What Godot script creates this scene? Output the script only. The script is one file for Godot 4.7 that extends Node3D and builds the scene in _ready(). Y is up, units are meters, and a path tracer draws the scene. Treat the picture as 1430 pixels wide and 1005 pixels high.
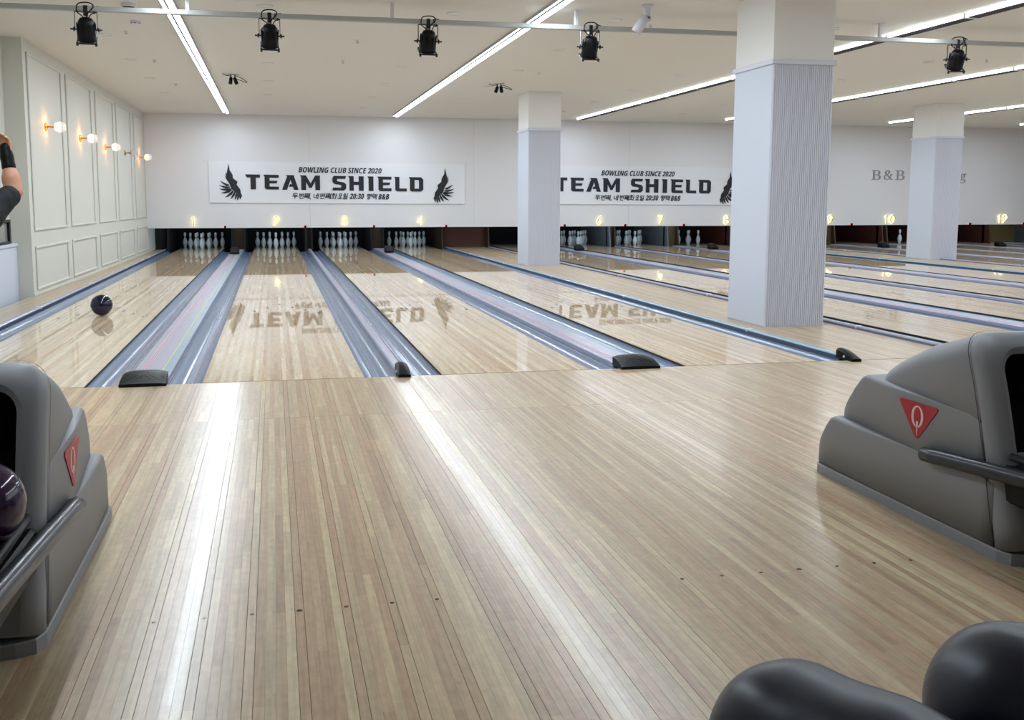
extends Node3D
# A bowling hall: x to the right, y up, lanes run towards -z, the foul line is z = 0.

const LANE_W := 1.0541
const GUT := 0.235
const CEIL := 3.12
const MASK_Z := -16.7
const MASK_Y := 0.56
const BOARD := 0.027028
const LANES := [0.0, -1.785, 0.0, 1.587, 3.373, 6.058, 7.843, 9.431, 11.216, 14.03, 15.82, 17.4, 19.19]
const ORD := ["first", "second", "third", "fourth", "fifth", "sixth", "seventh", "eighth", "ninth", "tenth", "eleventh", "twelfth", "thirteenth", "fourteenth", "fifteenth", "sixteenth", "seventeenth"]

const NUM := ["zero", "one", "two", "three", "four", "five", "six", "seven", "eight", "nine", "ten", "eleven", "twelve"]

var M := {}
var used := {}
var rng := RandomNumberGenerator.new()


func _ready() -> void:
	rng.seed = 7
	# ---- camera -------------------------------------------------------------------------------
	var cam := Camera3D.new()
	cam.name = "camera"
	add_child(cam)
	cam.projection = Camera3D.PROJECTION_FRUSTUM
	cam.near = 0.05
	cam.far = 200.0
	cam.size = 0.05 * 1005.0 / 1360.46
	cam.frustum_offset = Vector2(0.05 * 49.7 / 1360.46, -0.05 * 64.92 / 1360.46)
	cam.transform = Transform3D(Basis(Vector3.UP, -0.204584) * Basis(Vector3.RIGHT, -0.115573) * Basis(Vector3.BACK, 0.00112), Vector3(-0.0487, 1.1861, 6.4954))
	cam.current = true
	# ---- environment and exposure -----------------------------------------------------------------
	var env := Environment.new()
	env.background_mode = Environment.BG_COLOR
	env.background_color = Color(0.02, 0.02, 0.022)
	env.tonemap_mode = Environment.TONE_MAPPER_LINEAR
	env.tonemap_exposure = 1.0
	env.sdfgi_enabled = true
	env.ssao_enabled = true
	env.ssil_enabled = true
	var we := WorldEnvironment.new()
	we.name = "environment"
	we.environment = env
	add_child(we)
	make_materials()
	# ---- the rows of ceiling tubes (the light of the hall) --------------------------------------------
	ceiling_rows()
	# ---- setting ----------------------------------------------------------------------------------------
	shell()
	left_wall()
	approach_floor()
	far_wall()
	columns()
	# ---- lanes --------------------------------------------------------------------------------------------
	for i in range(1, 13):
		lane(i)
	divisions()
	pits()
	# ---- things ----------------------------------------------------------------------------------------------
	ball_returns()
	racks_of_pins()
	banners()
	wall_signs()
	lane_numbers()
	sconces()
	lighting_beam()
	ceiling_things()
	loose_ball()
	bowler()
	sitter()


# =============================== helpers ===============================
func numbered(called: String) -> String:
	var n: int = used.get(called, 0)
	used[called] = n + 1
	return called if n == 0 else "%s_%03d" % [called, n]


func thing(called: String, label: String, category: String, at := Vector3.ZERO, turn := 0.0, group := "") -> Node3D:
	var o := Node3D.new()
	o.name = numbered(called)
	add_child(o)
	o.position = at
	o.rotation.y = turn
	o.set_meta("label", label)
	o.set_meta("category", category)
	if group:
		o.set_meta("group", group)
	return o


func tag(o: Node3D, label: String, category: String, group := "") -> Node3D:
	o.set_meta("label", label)
	o.set_meta("category", category)
	if group:
		o.set_meta("group", group)
	return o


func structure(o: Node3D) -> Node3D:
	o.set_meta("kind", "structure")
	return o


func begin(smooth := false) -> SurfaceTool:
	var st := SurfaceTool.new()
	st.begin(Mesh.PRIMITIVE_TRIANGLES)
	st.set_smooth_group(0 if smooth else -1)
	return st


func done(st: SurfaceTool, mat: Material) -> ArrayMesh:
	st.generate_normals()
	st.index()
	var m := st.commit()
	m.surface_set_material(0, mat)
	return m


func part(called: String, mesh: Mesh, parent: Node3D = self) -> MeshInstance3D:
	var o := MeshInstance3D.new()
	o.name = numbered(called) if parent == self else called
	o.mesh = mesh
	parent.add_child(o, true)
	return o


func obj(called: String, st: SurfaceTool, mat: Material, parent: Node3D = self) -> MeshInstance3D:
	return part(called, done(st, mat), parent)


func dup(o: Node3D, at: Vector3, label: String, turn := 0.0) -> Node3D:
	var c: Node3D = o.duplicate()
	c.name = numbered(String(o.name).rstrip("0123456789").rstrip("_"))
	add_child(c)
	c.position = at
	c.rotation.y = turn
	c.set_meta("label", label)
	return c


func tri(st: SurfaceTool, a: Vector3, b: Vector3, c: Vector3, out: Vector3) -> void:
	st.add_vertex(a)
	if (a - c).cross(a - b).dot(out) < 0.0:
		st.add_vertex(c)
		st.add_vertex(b)
	else:
		st.add_vertex(b)
		st.add_vertex(c)


func quad(st: SurfaceTool, a: Vector3, b: Vector3, c: Vector3, d: Vector3, out: Vector3) -> void:
	tri(st, a, b, c, out)
	tri(st, a, c, d, out)


# a box with chamfered edges, in a transform
func box(st: SurfaceTool, size: Vector3, at := Vector3.ZERO, bevel := 0.0, basis := Basis()) -> void:
	var h := size / 2.0
	var b := minf(bevel, minf(h.x, minf(h.y, h.z)) * 0.9)
	var sg := [-1.0, 1.0]
	for ax in 3:
		var u := (ax + 1) % 3
		var v := (ax + 2) % 3
		for s in sg:
			var n := Vector3.ZERO
			n[ax] = s
			var q := []
			for k in [[-1, -1], [1, -1], [1, 1], [-1, 1]]:
				var p := Vector3.ZERO
				p[ax] = s * h[ax]
				p[u] = k[0] * (h[u] - b)
				p[v] = k[1] * (h[v] - b)
				q.append(at + basis * p)
			quad(st, q[0], q[1], q[2], q[3], basis * n)
	if b <= 0.0:
		return
	for ax in 3:
		var u := (ax + 1) % 3
		var v := (ax + 2) % 3
		for su in sg:
			for sv in sg:
				var q := []
				for k in [[-1, 0], [1, 0], [1, 1], [-1, 1]]:
					var p := Vector3.ZERO
					p[ax] = k[0] * (h[ax] - b)
					p[u] = su * (h[u] - (b if k[1] == 1 else 0.0))
					p[v] = sv * (h[v] - (b if k[1] == 0 else 0.0))
					q.append(at + basis * p)
				var n := Vector3.ZERO
				n[u] = su
				n[v] = sv
				quad(st, q[0], q[1], q[2], q[3], basis * n)
	for sx in sg:
		for sy in sg:
			for sz in sg:
				var n := Vector3(sx, sy, sz)
				tri(st, at + basis * Vector3(sx * h.x, sy * (h.y - b), sz * (h.z - b)), at + basis * Vector3(sx * (h.x - b), sy * h.y, sz * (h.z - b)), at + basis * Vector3(sx * (h.x - b), sy * (h.y - b), sz * h.z), basis * n)


func span(st: SurfaceTool, mn: Vector3, mx: Vector3, bevel := 0.0) -> void:
	box(st, mx - mn, (mn + mx) / 2.0, bevel)


# flat polygon (x, y) pushed out along z from z0 to z1
func prism(st: SurfaceTool, poly: PackedVector2Array, z0: float, z1: float, xf := Transform3D()) -> void:
	var t := Geometry2D.triangulate_polygon(poly)
	var zf := maxf(z0, z1)
	var zb := minf(z0, z1)
	for i in range(0, t.size(), 3):
		for z in [zf, zb]:
			var p := []
			for k in 3:
				p.append(xf * Vector3(poly[t[i + k]].x, poly[t[i + k]].y, z))
			tri(st, p[0], p[1], p[2], xf.basis * Vector3(0, 0, 1 if z == zf else -1))
	var cw := 1.0 if Geometry2D.is_polygon_clockwise(poly) else -1.0
	for i in poly.size():
		var a := poly[i]
		var b := poly[(i + 1) % poly.size()]
		var d := b - a
		var n := Vector3(-d.y, d.x, 0) * cw
		quad(st, xf * Vector3(a.x, a.y, zb), xf * Vector3(b.x, b.y, zb), xf * Vector3(b.x, b.y, zf), xf * Vector3(a.x, a.y, zf), xf.basis * n)


# profile of (radius, height) pairs turned about y
func lathe(st: SurfaceTool, prof: Array, n: int, xf := Transform3D()) -> void:
	for i in prof.size() - 1:
		var p: Vector2 = prof[i]
		var q: Vector2 = prof[i + 1]
		var d := q - p
		for k in n:
			var a0 := TAU * k / n
			var a1 := TAU * (k + 1) / n
			var c0 := Vector3(cos(a0), 0, sin(a0))
			var c1 := Vector3(cos(a1), 0, sin(a1))
			var mid := (c0 + c1).normalized()
			var out := xf.basis * (mid * d.y - Vector3.UP * d.x)
			var A := xf * (c0 * p.x + Vector3.UP * p.y)
			var B := xf * (c1 * p.x + Vector3.UP * p.y)
			var C := xf * (c1 * q.x + Vector3.UP * q.y)
			var D := xf * (c0 * q.x + Vector3.UP * q.y)
			if p.x > 1e-6:
				tri(st, A, B, C, out)
			if q.x > 1e-6:
				tri(st, A, C, D, out)


# rings of equal length joined into a skin; out is away from each ring's middle
func loft(st: SurfaceTool, rings: Array, cap0 := true, cap1 := true) -> void:
	var mids := []
	for r in rings:
		var m := Vector3.ZERO
		for p in r:
			m += p
		mids.append(m / r.size())
	for i in rings.size() - 1:
		var a: Array = rings[i]
		var b: Array = rings[i + 1]
		for k in a.size():
			var l := (k + 1) % a.size()
			var c: Vector3 = (a[k] + a[l] + b[k] + b[l]) / 4.0 - (mids[i] + mids[i + 1]) / 2.0
			if c.length() < 1e-7:
				continue
			if a[k].distance_to(a[l]) > 1e-6:
				tri(st, a[k], a[l], b[l], c)
			if b[k].distance_to(b[l]) > 1e-6:
				tri(st, a[k], b[l], b[k], c)
	for e in [[cap0, 0, 1], [cap1, rings.size() - 1, rings.size() - 2]]:
		if e[0]:
			var r: Array = rings[e[1]]
			var out: Vector3 = mids[e[1]] - mids[e[2]]
			for k in r.size():
				tri(st, mids[e[1]], r[k], r[(k + 1) % r.size()], out)


func tube(st: SurfaceTool, pts: Array, r: float, n := 10, caps := true) -> void:
	var rings := []
	var up := Vector3.UP
	for i in pts.size():
		var d: Vector3 = (pts[mini(i + 1, pts.size() - 1)] - pts[maxi(i - 1, 0)]).normalized()
		if absf(d.dot(up)) > 0.95:
			up = Vector3.RIGHT
		var x := d.cross(up).normalized()
		var y := x.cross(d).normalized()
		up = y
		var ring := []
		for k in n:
			ring.append(pts[i] + (x * cos(TAU * k / n) + y * sin(TAU * k / n)) * r)
		rings.append(ring)
	loft(st, rings, caps, caps)


func curve(pts: Array, steps := 6) -> Array:
	var out := []
	for i in pts.size() - 1:
		var p0: Vector3 = pts[maxi(i - 1, 0)]
		var p3: Vector3 = pts[mini(i + 2, pts.size() - 1)]
		for k in steps:
			out.append(pts[i].cubic_interpolate(pts[i + 1], p0, p3, float(k) / steps))
	out.append(pts[-1])
	return out


# a shape in (x, y) of the z plane, drawn out along z with the same profile (open strip, smooth)
func strip(st: SurfaceTool, prof: Array, z0: float, z1: float, side: Vector3) -> void:
	for i in prof.size() - 1:
		var p: Vector2 = prof[i]
		var q: Vector2 = prof[i + 1]
		var n := Vector3(-(q.y - p.y), q.x - p.x, 0)
		if n.dot(side) < 0.0:
			n = -n
		quad(st, Vector3(p.x, p.y, z0), Vector3(q.x, q.y, z0), Vector3(q.x, q.y, z1), Vector3(p.x, p.y, z1), n)


func rounded(w: float, h: float, r: float, n := 5) -> PackedVector2Array:
	var out := PackedVector2Array()
	for c in [[1, 1, 0], [-1, 1, 1], [-1, -1, 2], [1, -1, 3]]:
		for k in n + 1:
			var a: float = PI / 2 * (c[2] + float(k) / n)
			out.append(Vector2(c[0] * (w / 2 - r) + r * cos(a), c[1] * (h / 2 - r) + r * sin(a)))
	return out


# lettering as a mesh of its own: size = capital height, thick, slant, stretched to a width if one is given
func letters(text: String, font: Font, height: float, thick: float, width := 0.0, slant := 0.0) -> SurfaceTool:
	var tm := TextMesh.new()
	tm.text = text
	tm.font = font
	tm.font_size = 64
	tm.pixel_size = 0.01
	tm.depth = 0.1
	tm.curve_step = 1.0
	var a := tm.get_mesh_arrays()
	var v: PackedVector3Array = a[Mesh.ARRAY_VERTEX]
	var idx: PackedInt32Array = a[Mesh.ARRAY_INDEX]
	var mn := Vector3(1e9, 1e9, 1e9)
	var mx := -mn
	for p in v:
		mn = mn.min(p)
		mx = mx.max(p)
	var sy := height / (mx.y - mn.y)
	var sx := sy if width <= 0.0 else (width - slant * height) / (mx.x - mn.x)
	var st := begin()
	var q := PackedVector3Array()
	for p in v:
		var y := (p.y - mn.y) * sy
		q.append(Vector3((p.x - (mn.x + mx.x) / 2) * sx + slant * (y - height / 2), y - height / 2, (p.z - mn.z) / (mx.z - mn.z) * thick))
	for i in range(0, idx.size(), 3):
		st.add_vertex(q[idx[i]])
		st.add_vertex(q[idx[i + 1]])
		st.add_vertex(q[idx[i + 2]])
	return st


func system_font(called: String, bold := false, swell := 0.0) -> Font:
	var f := SystemFont.new()
	f.font_names = PackedStringArray([called])
	f.font_weight = 700 if bold else 400
	if swell == 0.0:
		return f
	var v := FontVariation.new()
	v.base_font = f
	v.variation_embolden = swell
	return v


# ------------------------------- bodies: smooth union of tapered capsules, meshed with surface nets
func flesh(bones: Array, cell: float, soft: float, folds := 0.0, fold_scale := 20.0) -> SurfaceTool:
	var mn := Vector3(1e9, 1e9, 1e9)
	var mx := -mn
	for b in bones:
		var r: float = maxf(b[2], b[3]) + soft + cell * 2
		mn = mn.min(b[0].min(b[1]) - Vector3(r, r, r))
		mx = mx.max(b[0].max(b[1]) + Vector3(r, r, r))
	var nx := int((mx.x - mn.x) / cell) + 2
	var ny := int((mx.y - mn.y) / cell) + 2
	var nz := int((mx.z - mn.z) / cell) + 2
	var f := PackedFloat32Array()
	f.resize(nx * ny * nz)
	f.fill(1.0)
	for b in bones:
		var A: Vector3 = b[0]
		var B: Vector3 = b[1]
		var ra: float = b[2]
		var rb: float = b[3]
		var r := maxf(ra, rb) + soft + cell * 1.5
		var lo := ((A.min(B) - Vector3(r, r, r) - mn) / cell).floor()
		var hi := ((A.max(B) + Vector3(r, r, r) - mn) / cell).ceil()
		var d := B - A
		var dd := maxf(d.length_squared(), 1e-9)
		for k in range(maxi(int(lo.z), 0), mini(int(hi.z), nz - 1) + 1):
			for j in range(maxi(int(lo.y), 0), mini(int(hi.y), ny - 1) + 1):
				var at := (k * ny + j) * nx
				for i in range(maxi(int(lo.x), 0), mini(int(hi.x), nx - 1) + 1):
					var p := mn + Vector3(i, j, k) * cell - A
					var t := clampf(p.dot(d) / dd, 0.0, 1.0)
					var v := (p - d * t).length() - lerpf(ra, rb, t)
					var o := f[at + i]
					var h := maxf(soft - absf(o - v), 0.0)
					f[at + i] = minf(o, v) - h * h / (4.0 * soft)
	var st := begin(true)
	var pos := {}
	var list := PackedVector3Array()
	var noise := FastNoiseLite.new()
	noise.seed = 3
	noise.frequency = fold_scale
	noise.fractal_octaves = 2
	var sx := 1
	var sy := nx
	var sz := nx * ny
	for k in nz - 1:
		for j in ny - 1:
			for i in nx - 1:
				var c := (k * ny + j) * nx + i
				if absf(f[c]) > cell * 2.0:
					continue
				var sum := Vector3.ZERO
				var cnt := 0
				for e in 12:
					var p0 := Vector3i(0, 0, 0)
					var ax := e / 4
					p0[(ax + 1) % 3] = e & 1
					p0[(ax + 2) % 3] = (e >> 1) & 1
					var o0 := c + p0.x * sx + p0.y * sy + p0.z * sz
					var o1: int = o0 + [sx, sy, sz][ax]
					if (f[o0] < 0.0) != (f[o1] < 0.0):
						var w := Vector3(p0)
						w[ax] += f[o0] / (f[o0] - f[o1])
						sum += w
						cnt += 1
				if cnt:
					var v := mn + (Vector3(i, j, k) + sum / cnt) * cell
					if folds > 0.0:
						var g := Vector3(f[c + sx] - f[c], f[c + sy] - f[c], f[c + sz] - f[c]).normalized()
						v += g * folds * noise.get_noise_3d(v.x, v.y * 0.6, v.z)
					pos[c] = list.size()
					list.append(v)
	for c in pos:
		for ax in 3:
			var step: int = [sx, sy, sz][ax]
			var u: int = [sy, sz, sx][ax]
			var w: int = [sz, sx, sy][ax]
			var inside := f[c] < 0.0
			if inside == (f[c + step] < 0.0):
				continue
			if not (pos.has(c - u) and pos.has(c - w) and pos.has(c - u - w)):
				continue
			var q := [list[pos[c]], list[pos[c - u]], list[pos[c - u - w]], list[pos[c - w]]]
			for k in ([0, 2, 1, 0, 3, 2] if inside else [0, 1, 2, 0, 2, 3]):
				st.add_vertex(q[k])
	return st


# =============================== materials ===============================
func plain(called: String, c: Color, rough := 0.6, metal := 0.0, spec := 0.5) -> StandardMaterial3D:
	var m := StandardMaterial3D.new()
	m.resource_name = called
	m.albedo_color = c
	m.roughness = rough
	m.metallic = metal
	m.metallic_specular = spec
	M[called] = m
	return m


func rgb(r: int, g: int, b: int) -> Color:
	return Color(r / 255.0, g / 255.0, b / 255.0)


func glowing(called: String, c: Color, energy: float) -> StandardMaterial3D:
	var m := plain(called, Color(0.9, 0.9, 0.9), 0.5)
	m.emission_enabled = true
	m.emission = c
	m.emission_energy_multiplier = energy
	return m


# strips of maple as printed and laid: 39 boards across, each of short lengths of wood that differ in tone
func board_texture(seed_: int, tones: Array, spread: float, mixed: float, w: int, h: int, metres: float) -> ImageTexture:
	var r := RandomNumberGenerator.new()
	r.seed = seed_
	var n := FastNoiseLite.new()
	n.seed = seed_
	n.frequency = 0.02
	n.fractal_octaves = 3
	var bytes := PackedByteArray()
	bytes.resize(w * h * 3)
	var per := float(w) / 39.0
	var mean := Color(0, 0, 0)
	for t in tones:
		mean += t / tones.size()
	var grain := PackedFloat32Array()
	grain.resize(w * h)
	for y in h:
		for x in w:
			grain[y * w + x] = n.get_noise_2d(x * 6.0, y * 0.35) * 0.7 + n.get_noise_2d(x * 2.0 + 900.0, y * 2.2) * 0.45
	for b in 39:
		var y := 0
		var x0 := int(round(b * per))
		var x1 := int(round((b + 1) * per))
		var base: Color = tones[r.randi() % tones.size()]
		while y < h:
			var len_ := int(r.randf_range(0.25, 1.1) / metres * h)
			if h - y - len_ < 40:
				len_ = h - y
			var pick: Color = tones[r.randi() % tones.size()]
			var c := mean.lerp(base.lerp(pick, mixed), spread)
			var k := 1.0 + r.randf_range(-0.05, 0.05) * spread
			for yy in range(y, mini(y + len_, h)):
				for x in range(x0, x1):
					var g := k * (1.0 + grain[yy * w + x] * 0.13)
					var o := (yy * w + x) * 3
					bytes[o] = clampi(int(c.r * g * 255.0), 0, 255)
					bytes[o + 1] = clampi(int(c.g * g * 255.0), 0, 255)
					bytes[o + 2] = clampi(int(c.b * g * 255.0), 0, 255)
			y += len_
	return ImageTexture.create_from_image(Image.create_from_data(w, h, false, Image.FORMAT_RGB8, bytes))


func noise_map(seed_: int, freq: float, lo: float, hi: float, size := 512) -> NoiseTexture2D:
	var t := NoiseTexture2D.new()
	var n := FastNoiseLite.new()
	n.seed = seed_
	n.frequency = freq
	n.fractal_octaves = 4
	t.noise = n
	t.width = size
	t.height = size
	t.seamless = true
	var g := Gradient.new()
	g.set_color(0, Color(lo, lo, lo))
	g.set_color(1, Color(hi, hi, hi))
	t.color_ramp = g
	return t


func make_materials() -> void:
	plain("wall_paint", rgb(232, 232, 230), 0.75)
	plain("panel_paint", rgb(212, 211, 202), 0.6)
	plain("ceiling_paint", rgb(222, 220, 212), 0.85)
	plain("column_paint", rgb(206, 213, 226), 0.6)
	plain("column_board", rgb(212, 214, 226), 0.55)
	plain("mask_white", rgb(224, 223, 226), 0.55)
	plain("pit_dark", rgb(28, 27, 30), 0.8)
	plain("pit_wood", rgb(74, 52, 35), 0.6)
	plain("pit_red", rgb(82, 40, 30), 0.55)
	plain("pit_olive", rgb(120, 100, 62), 0.6)
	plain("pit_grey", rgb(120, 126, 134), 0.5)
	plain("seam_dark", rgb(52, 42, 32), 0.7)
	plain("gutter", rgb(114, 130, 155), 0.21)
	plain("gutter_pink", rgb(176, 158, 178), 0.3)
	plain("cap_grey", rgb(172, 172, 190), 0.25)
	plain("cap_blue", rgb(150, 174, 190), 0.25)
	plain("edge_black", rgb(24, 24, 28), 0.5)
	plain("stripe_pink", rgb(206, 150, 170), 0.35)
	plain("stripe_lime", rgb(186, 214, 92), 0.35)
	plain("black_plastic", rgb(14, 14, 16), 0.45, 0.0, 0.3)
	plain("black_metal", rgb(22, 22, 26), 0.35, 0.2)
	plain("hood", rgb(140, 142, 147), 0.5)
	plain("hood_seam", rgb(52, 52, 54), 0.7)
	plain("badge_red", rgb(176, 24, 40), 0.4)
	plain("badge_white", rgb(236, 206, 208), 0.4)
	plain("steel", rgb(48, 50, 56), 0.28, 0.4)
	plain("rail_black", rgb(38, 40, 46), 0.35, 0.3)
	plain("pin_white", rgb(226, 232, 236), 0.25)
	plain("pin_band", rgb(120, 62, 58), 0.35)
	plain("ball_navy", rgb(16, 18, 48), 0.06)
	plain("ball_purple", rgb(46, 28, 62), 0.08)
	plain("print_black", rgb(22, 22, 32), 0.6)
	plain("sign_grey", rgb(150, 148, 150), 0.55)
	plain("brass", rgb(176, 132, 66), 0.3, 0.9)
	plain("white_metal", rgb(222, 222, 222), 0.4)
	plain("grey_metal", rgb(168, 170, 168), 0.45)
	plain("fixture_black", rgb(30, 30, 32), 0.7)
	plain("camera_white", rgb(206, 206, 214), 0.35)
	plain("glass_black", rgb(10, 10, 14), 0.08)
	plain("mouth_black", rgb(9, 9, 10), 0.8, 0.0, 0.2)
	plain("skin", rgb(206, 150, 122), 0.55)
	plain("hair", rgb(24, 20, 19), 0.6)
	plain("shirt_black", rgb(24, 25, 32), 0.8)
	plain("shoe_white", rgb(208, 206, 202), 0.6)
	plain("seat_black", rgb(38, 38, 42), 0.6)
	plain("carpet", rgb(96, 84, 78), 0.95)
	plain("eye_dark", rgb(18, 14, 12), 0.2)
	M.skin.subsurf_scatter_enabled = true
	M.skin.subsurf_scatter_strength = 0.08
	var trousers := plain("trousers", rgb(24, 27, 47), 0.42)
	trousers.rim_enabled = true
	trousers.rim = 0.5
	trousers.rim_tint = 0.75
	trousers.uv1_triplanar = true
	trousers.uv1_scale = Vector3(9, 9, 9)
	trousers.heightmap_enabled = false
	trousers.roughness_texture = noise_map(11, 0.25, 0.85, 1.0, 256)
	plain("lens_grey", rgb(60, 62, 66), 0.3)
	glowing("tube_white", Color(0.93, 0.97, 1.0), 8.0)
	glowing("digit_glow", Color(1.0, 0.95, 0.66), 1.7)
	plain("digit_face", rgb(112, 104, 74), 0.5)
	glowing("led_red", Color(1.0, 0.06, 0.1), 4.0)
	glowing("bulb_warm", Color(1.0, 0.86, 0.68), 2.2)
	glowing("pit_tube", Color(0.86, 0.94, 1.0), 2.0)
	var glass := plain("glass_shade", Color(0.95, 0.97, 1.0, 0.25), 0.05)
	glass.transparency = BaseMaterial3D.TRANSPARENCY_ALPHA
	plain("glass_frost", rgb(236, 234, 228), 0.2)
	var pane := plain("window_glass", rgb(150, 150, 140), 0.04)
	pane.metallic_specular = 0.8
	var cloth := plain("banner_cloth", Color(0.93, 0.935, 0.955, 0.91), 0.7)
	cloth.transparency = BaseMaterial3D.TRANSPARENCY_ALPHA
	# wood
	var strong := [rgb(192, 174, 141), rgb(189, 167, 134), rgb(175, 146, 118), rgb(179, 149, 123), rgb(199, 181, 148), rgb(170, 143, 115)]
	var wood := plain("approach_wood", Color.WHITE, 0.2)
	wood.albedo_texture = board_texture(5, strong, 0.9, 0.32, 624, 2048, 5.0)
	wood.roughness = 0.28
	wood.clearcoat_enabled = true
	wood.clearcoat = 0.1
	wood.clearcoat_roughness = 0.1
	var pale := [rgb(226, 207, 177), rgb(219, 196, 165), rgb(205, 174, 143), rgb(229, 211, 182), rgb(209, 181, 149)]
	var lanew := plain("lane_wood", Color.WHITE, 0.018)
	lanew.albedo_texture = board_texture(9, pale, 0.9, 0.08, 624, 2048, 5.0)
	lanew.metallic_specular = 0.5
	plain("lane_mark", rgb(66, 48, 38), 0.2)


# =============================== lights in the ceiling ===============================
func ceiling_rows() -> void:
	var rows := [[-1.02, -15.98, "leftmost row", true], [2.74, -16.1, "second row from left", true], [7.06, -15.95, "third row from left", false], [10.58, -15.4, "fourth row from left", false], [14.9, -15.35, "fifth row from left", false], [18.5, -15.2, "rightmost row", false]]
	var seg := 1.33
	var protos := {}
	for r in rows:
		var n := 15
		var x: float = r[0]
		var z0: float = r[1]
		for k in n:
			var label := "white ceiling tube light, %s from the far wall in the %s" % [ORD[k], r[2]]
			var at := Vector3(x, CEIL, z0 + seg * (k + 0.5))
			if protos.has(r[3]):
				dup(protos[r[3]], at, label)
				continue
			var t := thing("ceiling_tube_light", label, "ceiling light", at, 0.0, "tube lights in the ceiling rows")
			var l := seg - 0.012
			if r[3]:
				var h := begin()
				span(h, Vector3(-0.075, -0.03, -l / 2), Vector3(-0.062, 0, l / 2), 0.002)
				span(h, Vector3(0.062, -0.03, -l / 2), Vector3(0.075, 0, l / 2), 0.002)
				span(h, Vector3(-0.062, -0.012, -l / 2), Vector3(0.062, 0, l / 2))
				obj("housing", h, M.grey_metal, t)
				var g := begin()
				span(g, Vector3(-0.022, -0.03, -l / 2), Vector3(-0.004, -0.012, l / 2), 0.002)
				obj("channel_shade_strip", g, M.fixture_black, t)  # dark strip, shade of the channel between the tubes put into its colour
				var e := begin(true)
				prism(e, PackedVector2Array([Vector2(0.0, -0.012), Vector2(0.0, -0.03), Vector2(0.01, -0.043), Vector2(0.03, -0.048), Vector2(0.05, -0.043), Vector2(0.058, -0.03), Vector2(0.058, -0.012)]), -l / 2, l / 2)
				obj("tube", e, M.tube_white, t)
				var e2 := begin()
				span(e2, Vector3(-0.058, -0.026, -l / 2), Vector3(-0.03, -0.012, l / 2), 0.003)
				obj("tube", e2, M.tube_white, t)
			else:
				var h := begin()
				span(h, Vector3(0.002, -0.046, -l / 2), Vector3(0.13, 0, l / 2), 0.003)
				obj("housing", h, M.fixture_black, t)  # black underside stands in for the shaded side of the tube channel
				var c := begin()
				span(c, Vector3(-0.038, -0.05, l / 2 - 0.03), Vector3(0.132, 0, l / 2 + 0.005), 0.003)
				obj("joint_clip", c, M.white_metal, t)
				var e := begin(true)
				prism(e, PackedVector2Array([Vector2(-0.03, -0.004), Vector2(-0.034, -0.02), Vector2(-0.03, -0.034), Vector2(-0.018, -0.04), Vector2(-0.006, -0.036), Vector2(0.0, -0.024), Vector2(0.0, -0.004)]), -l / 2, l / 2 - 0.022)
				obj("tube", e, M.tube_white, t)
			protos[r[3]] = t
		var a := AreaLight3D.new()
		a.name = "row_light"
		a.area_size = Vector2(0.045, seg * n)
		a.area_normalize_energy = true
		a.light_color = Color(0.893, 0.95, 1.0)
		a.light_energy = 26.5
		a.shadow_enabled = true
		a.light_specular = 1.0
		add_child(a, true)
		a.position = Vector3(x + (0.029 if r[3] else -0.024), CEIL - 0.052, z0 + seg * n / 2)
		a.rotation = Vector3(-PI / 2, 0, 0)


# =============================== setting ===============================
func shell() -> void:
	var f := begin()
	span(f, Vector3(-4.2, -0.5, -22.2), Vector3(23.4, -0.2, 9.2))
	structure(obj("floor", f, M.seam_dark))
	var c := begin()
	span(c, Vector3(-4.2, CEIL, -22.2), Vector3(23.4, CEIL + 0.2, 9.2))
	structure(obj("ceiling", c, M.ceiling_paint))
	var r := begin()
	span(r, Vector3(23.2, -0.5, -22.2), Vector3(23.4, CEIL, 9.2))
	structure(obj("wall_right", r, M.wall_paint))
	var b := begin()
	span(b, Vector3(-4.2, -0.5, 9.0), Vector3(23.2, CEIL, 9.2))
	structure(obj("wall_back", b, M.wall_paint))
	var e := begin()
	span(e, Vector3(-4.2, -0.5, -22.2), Vector3(23.2, CEIL, -22.0))
	structure(obj("wall_machine_room", e, M.pit_dark))


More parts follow.
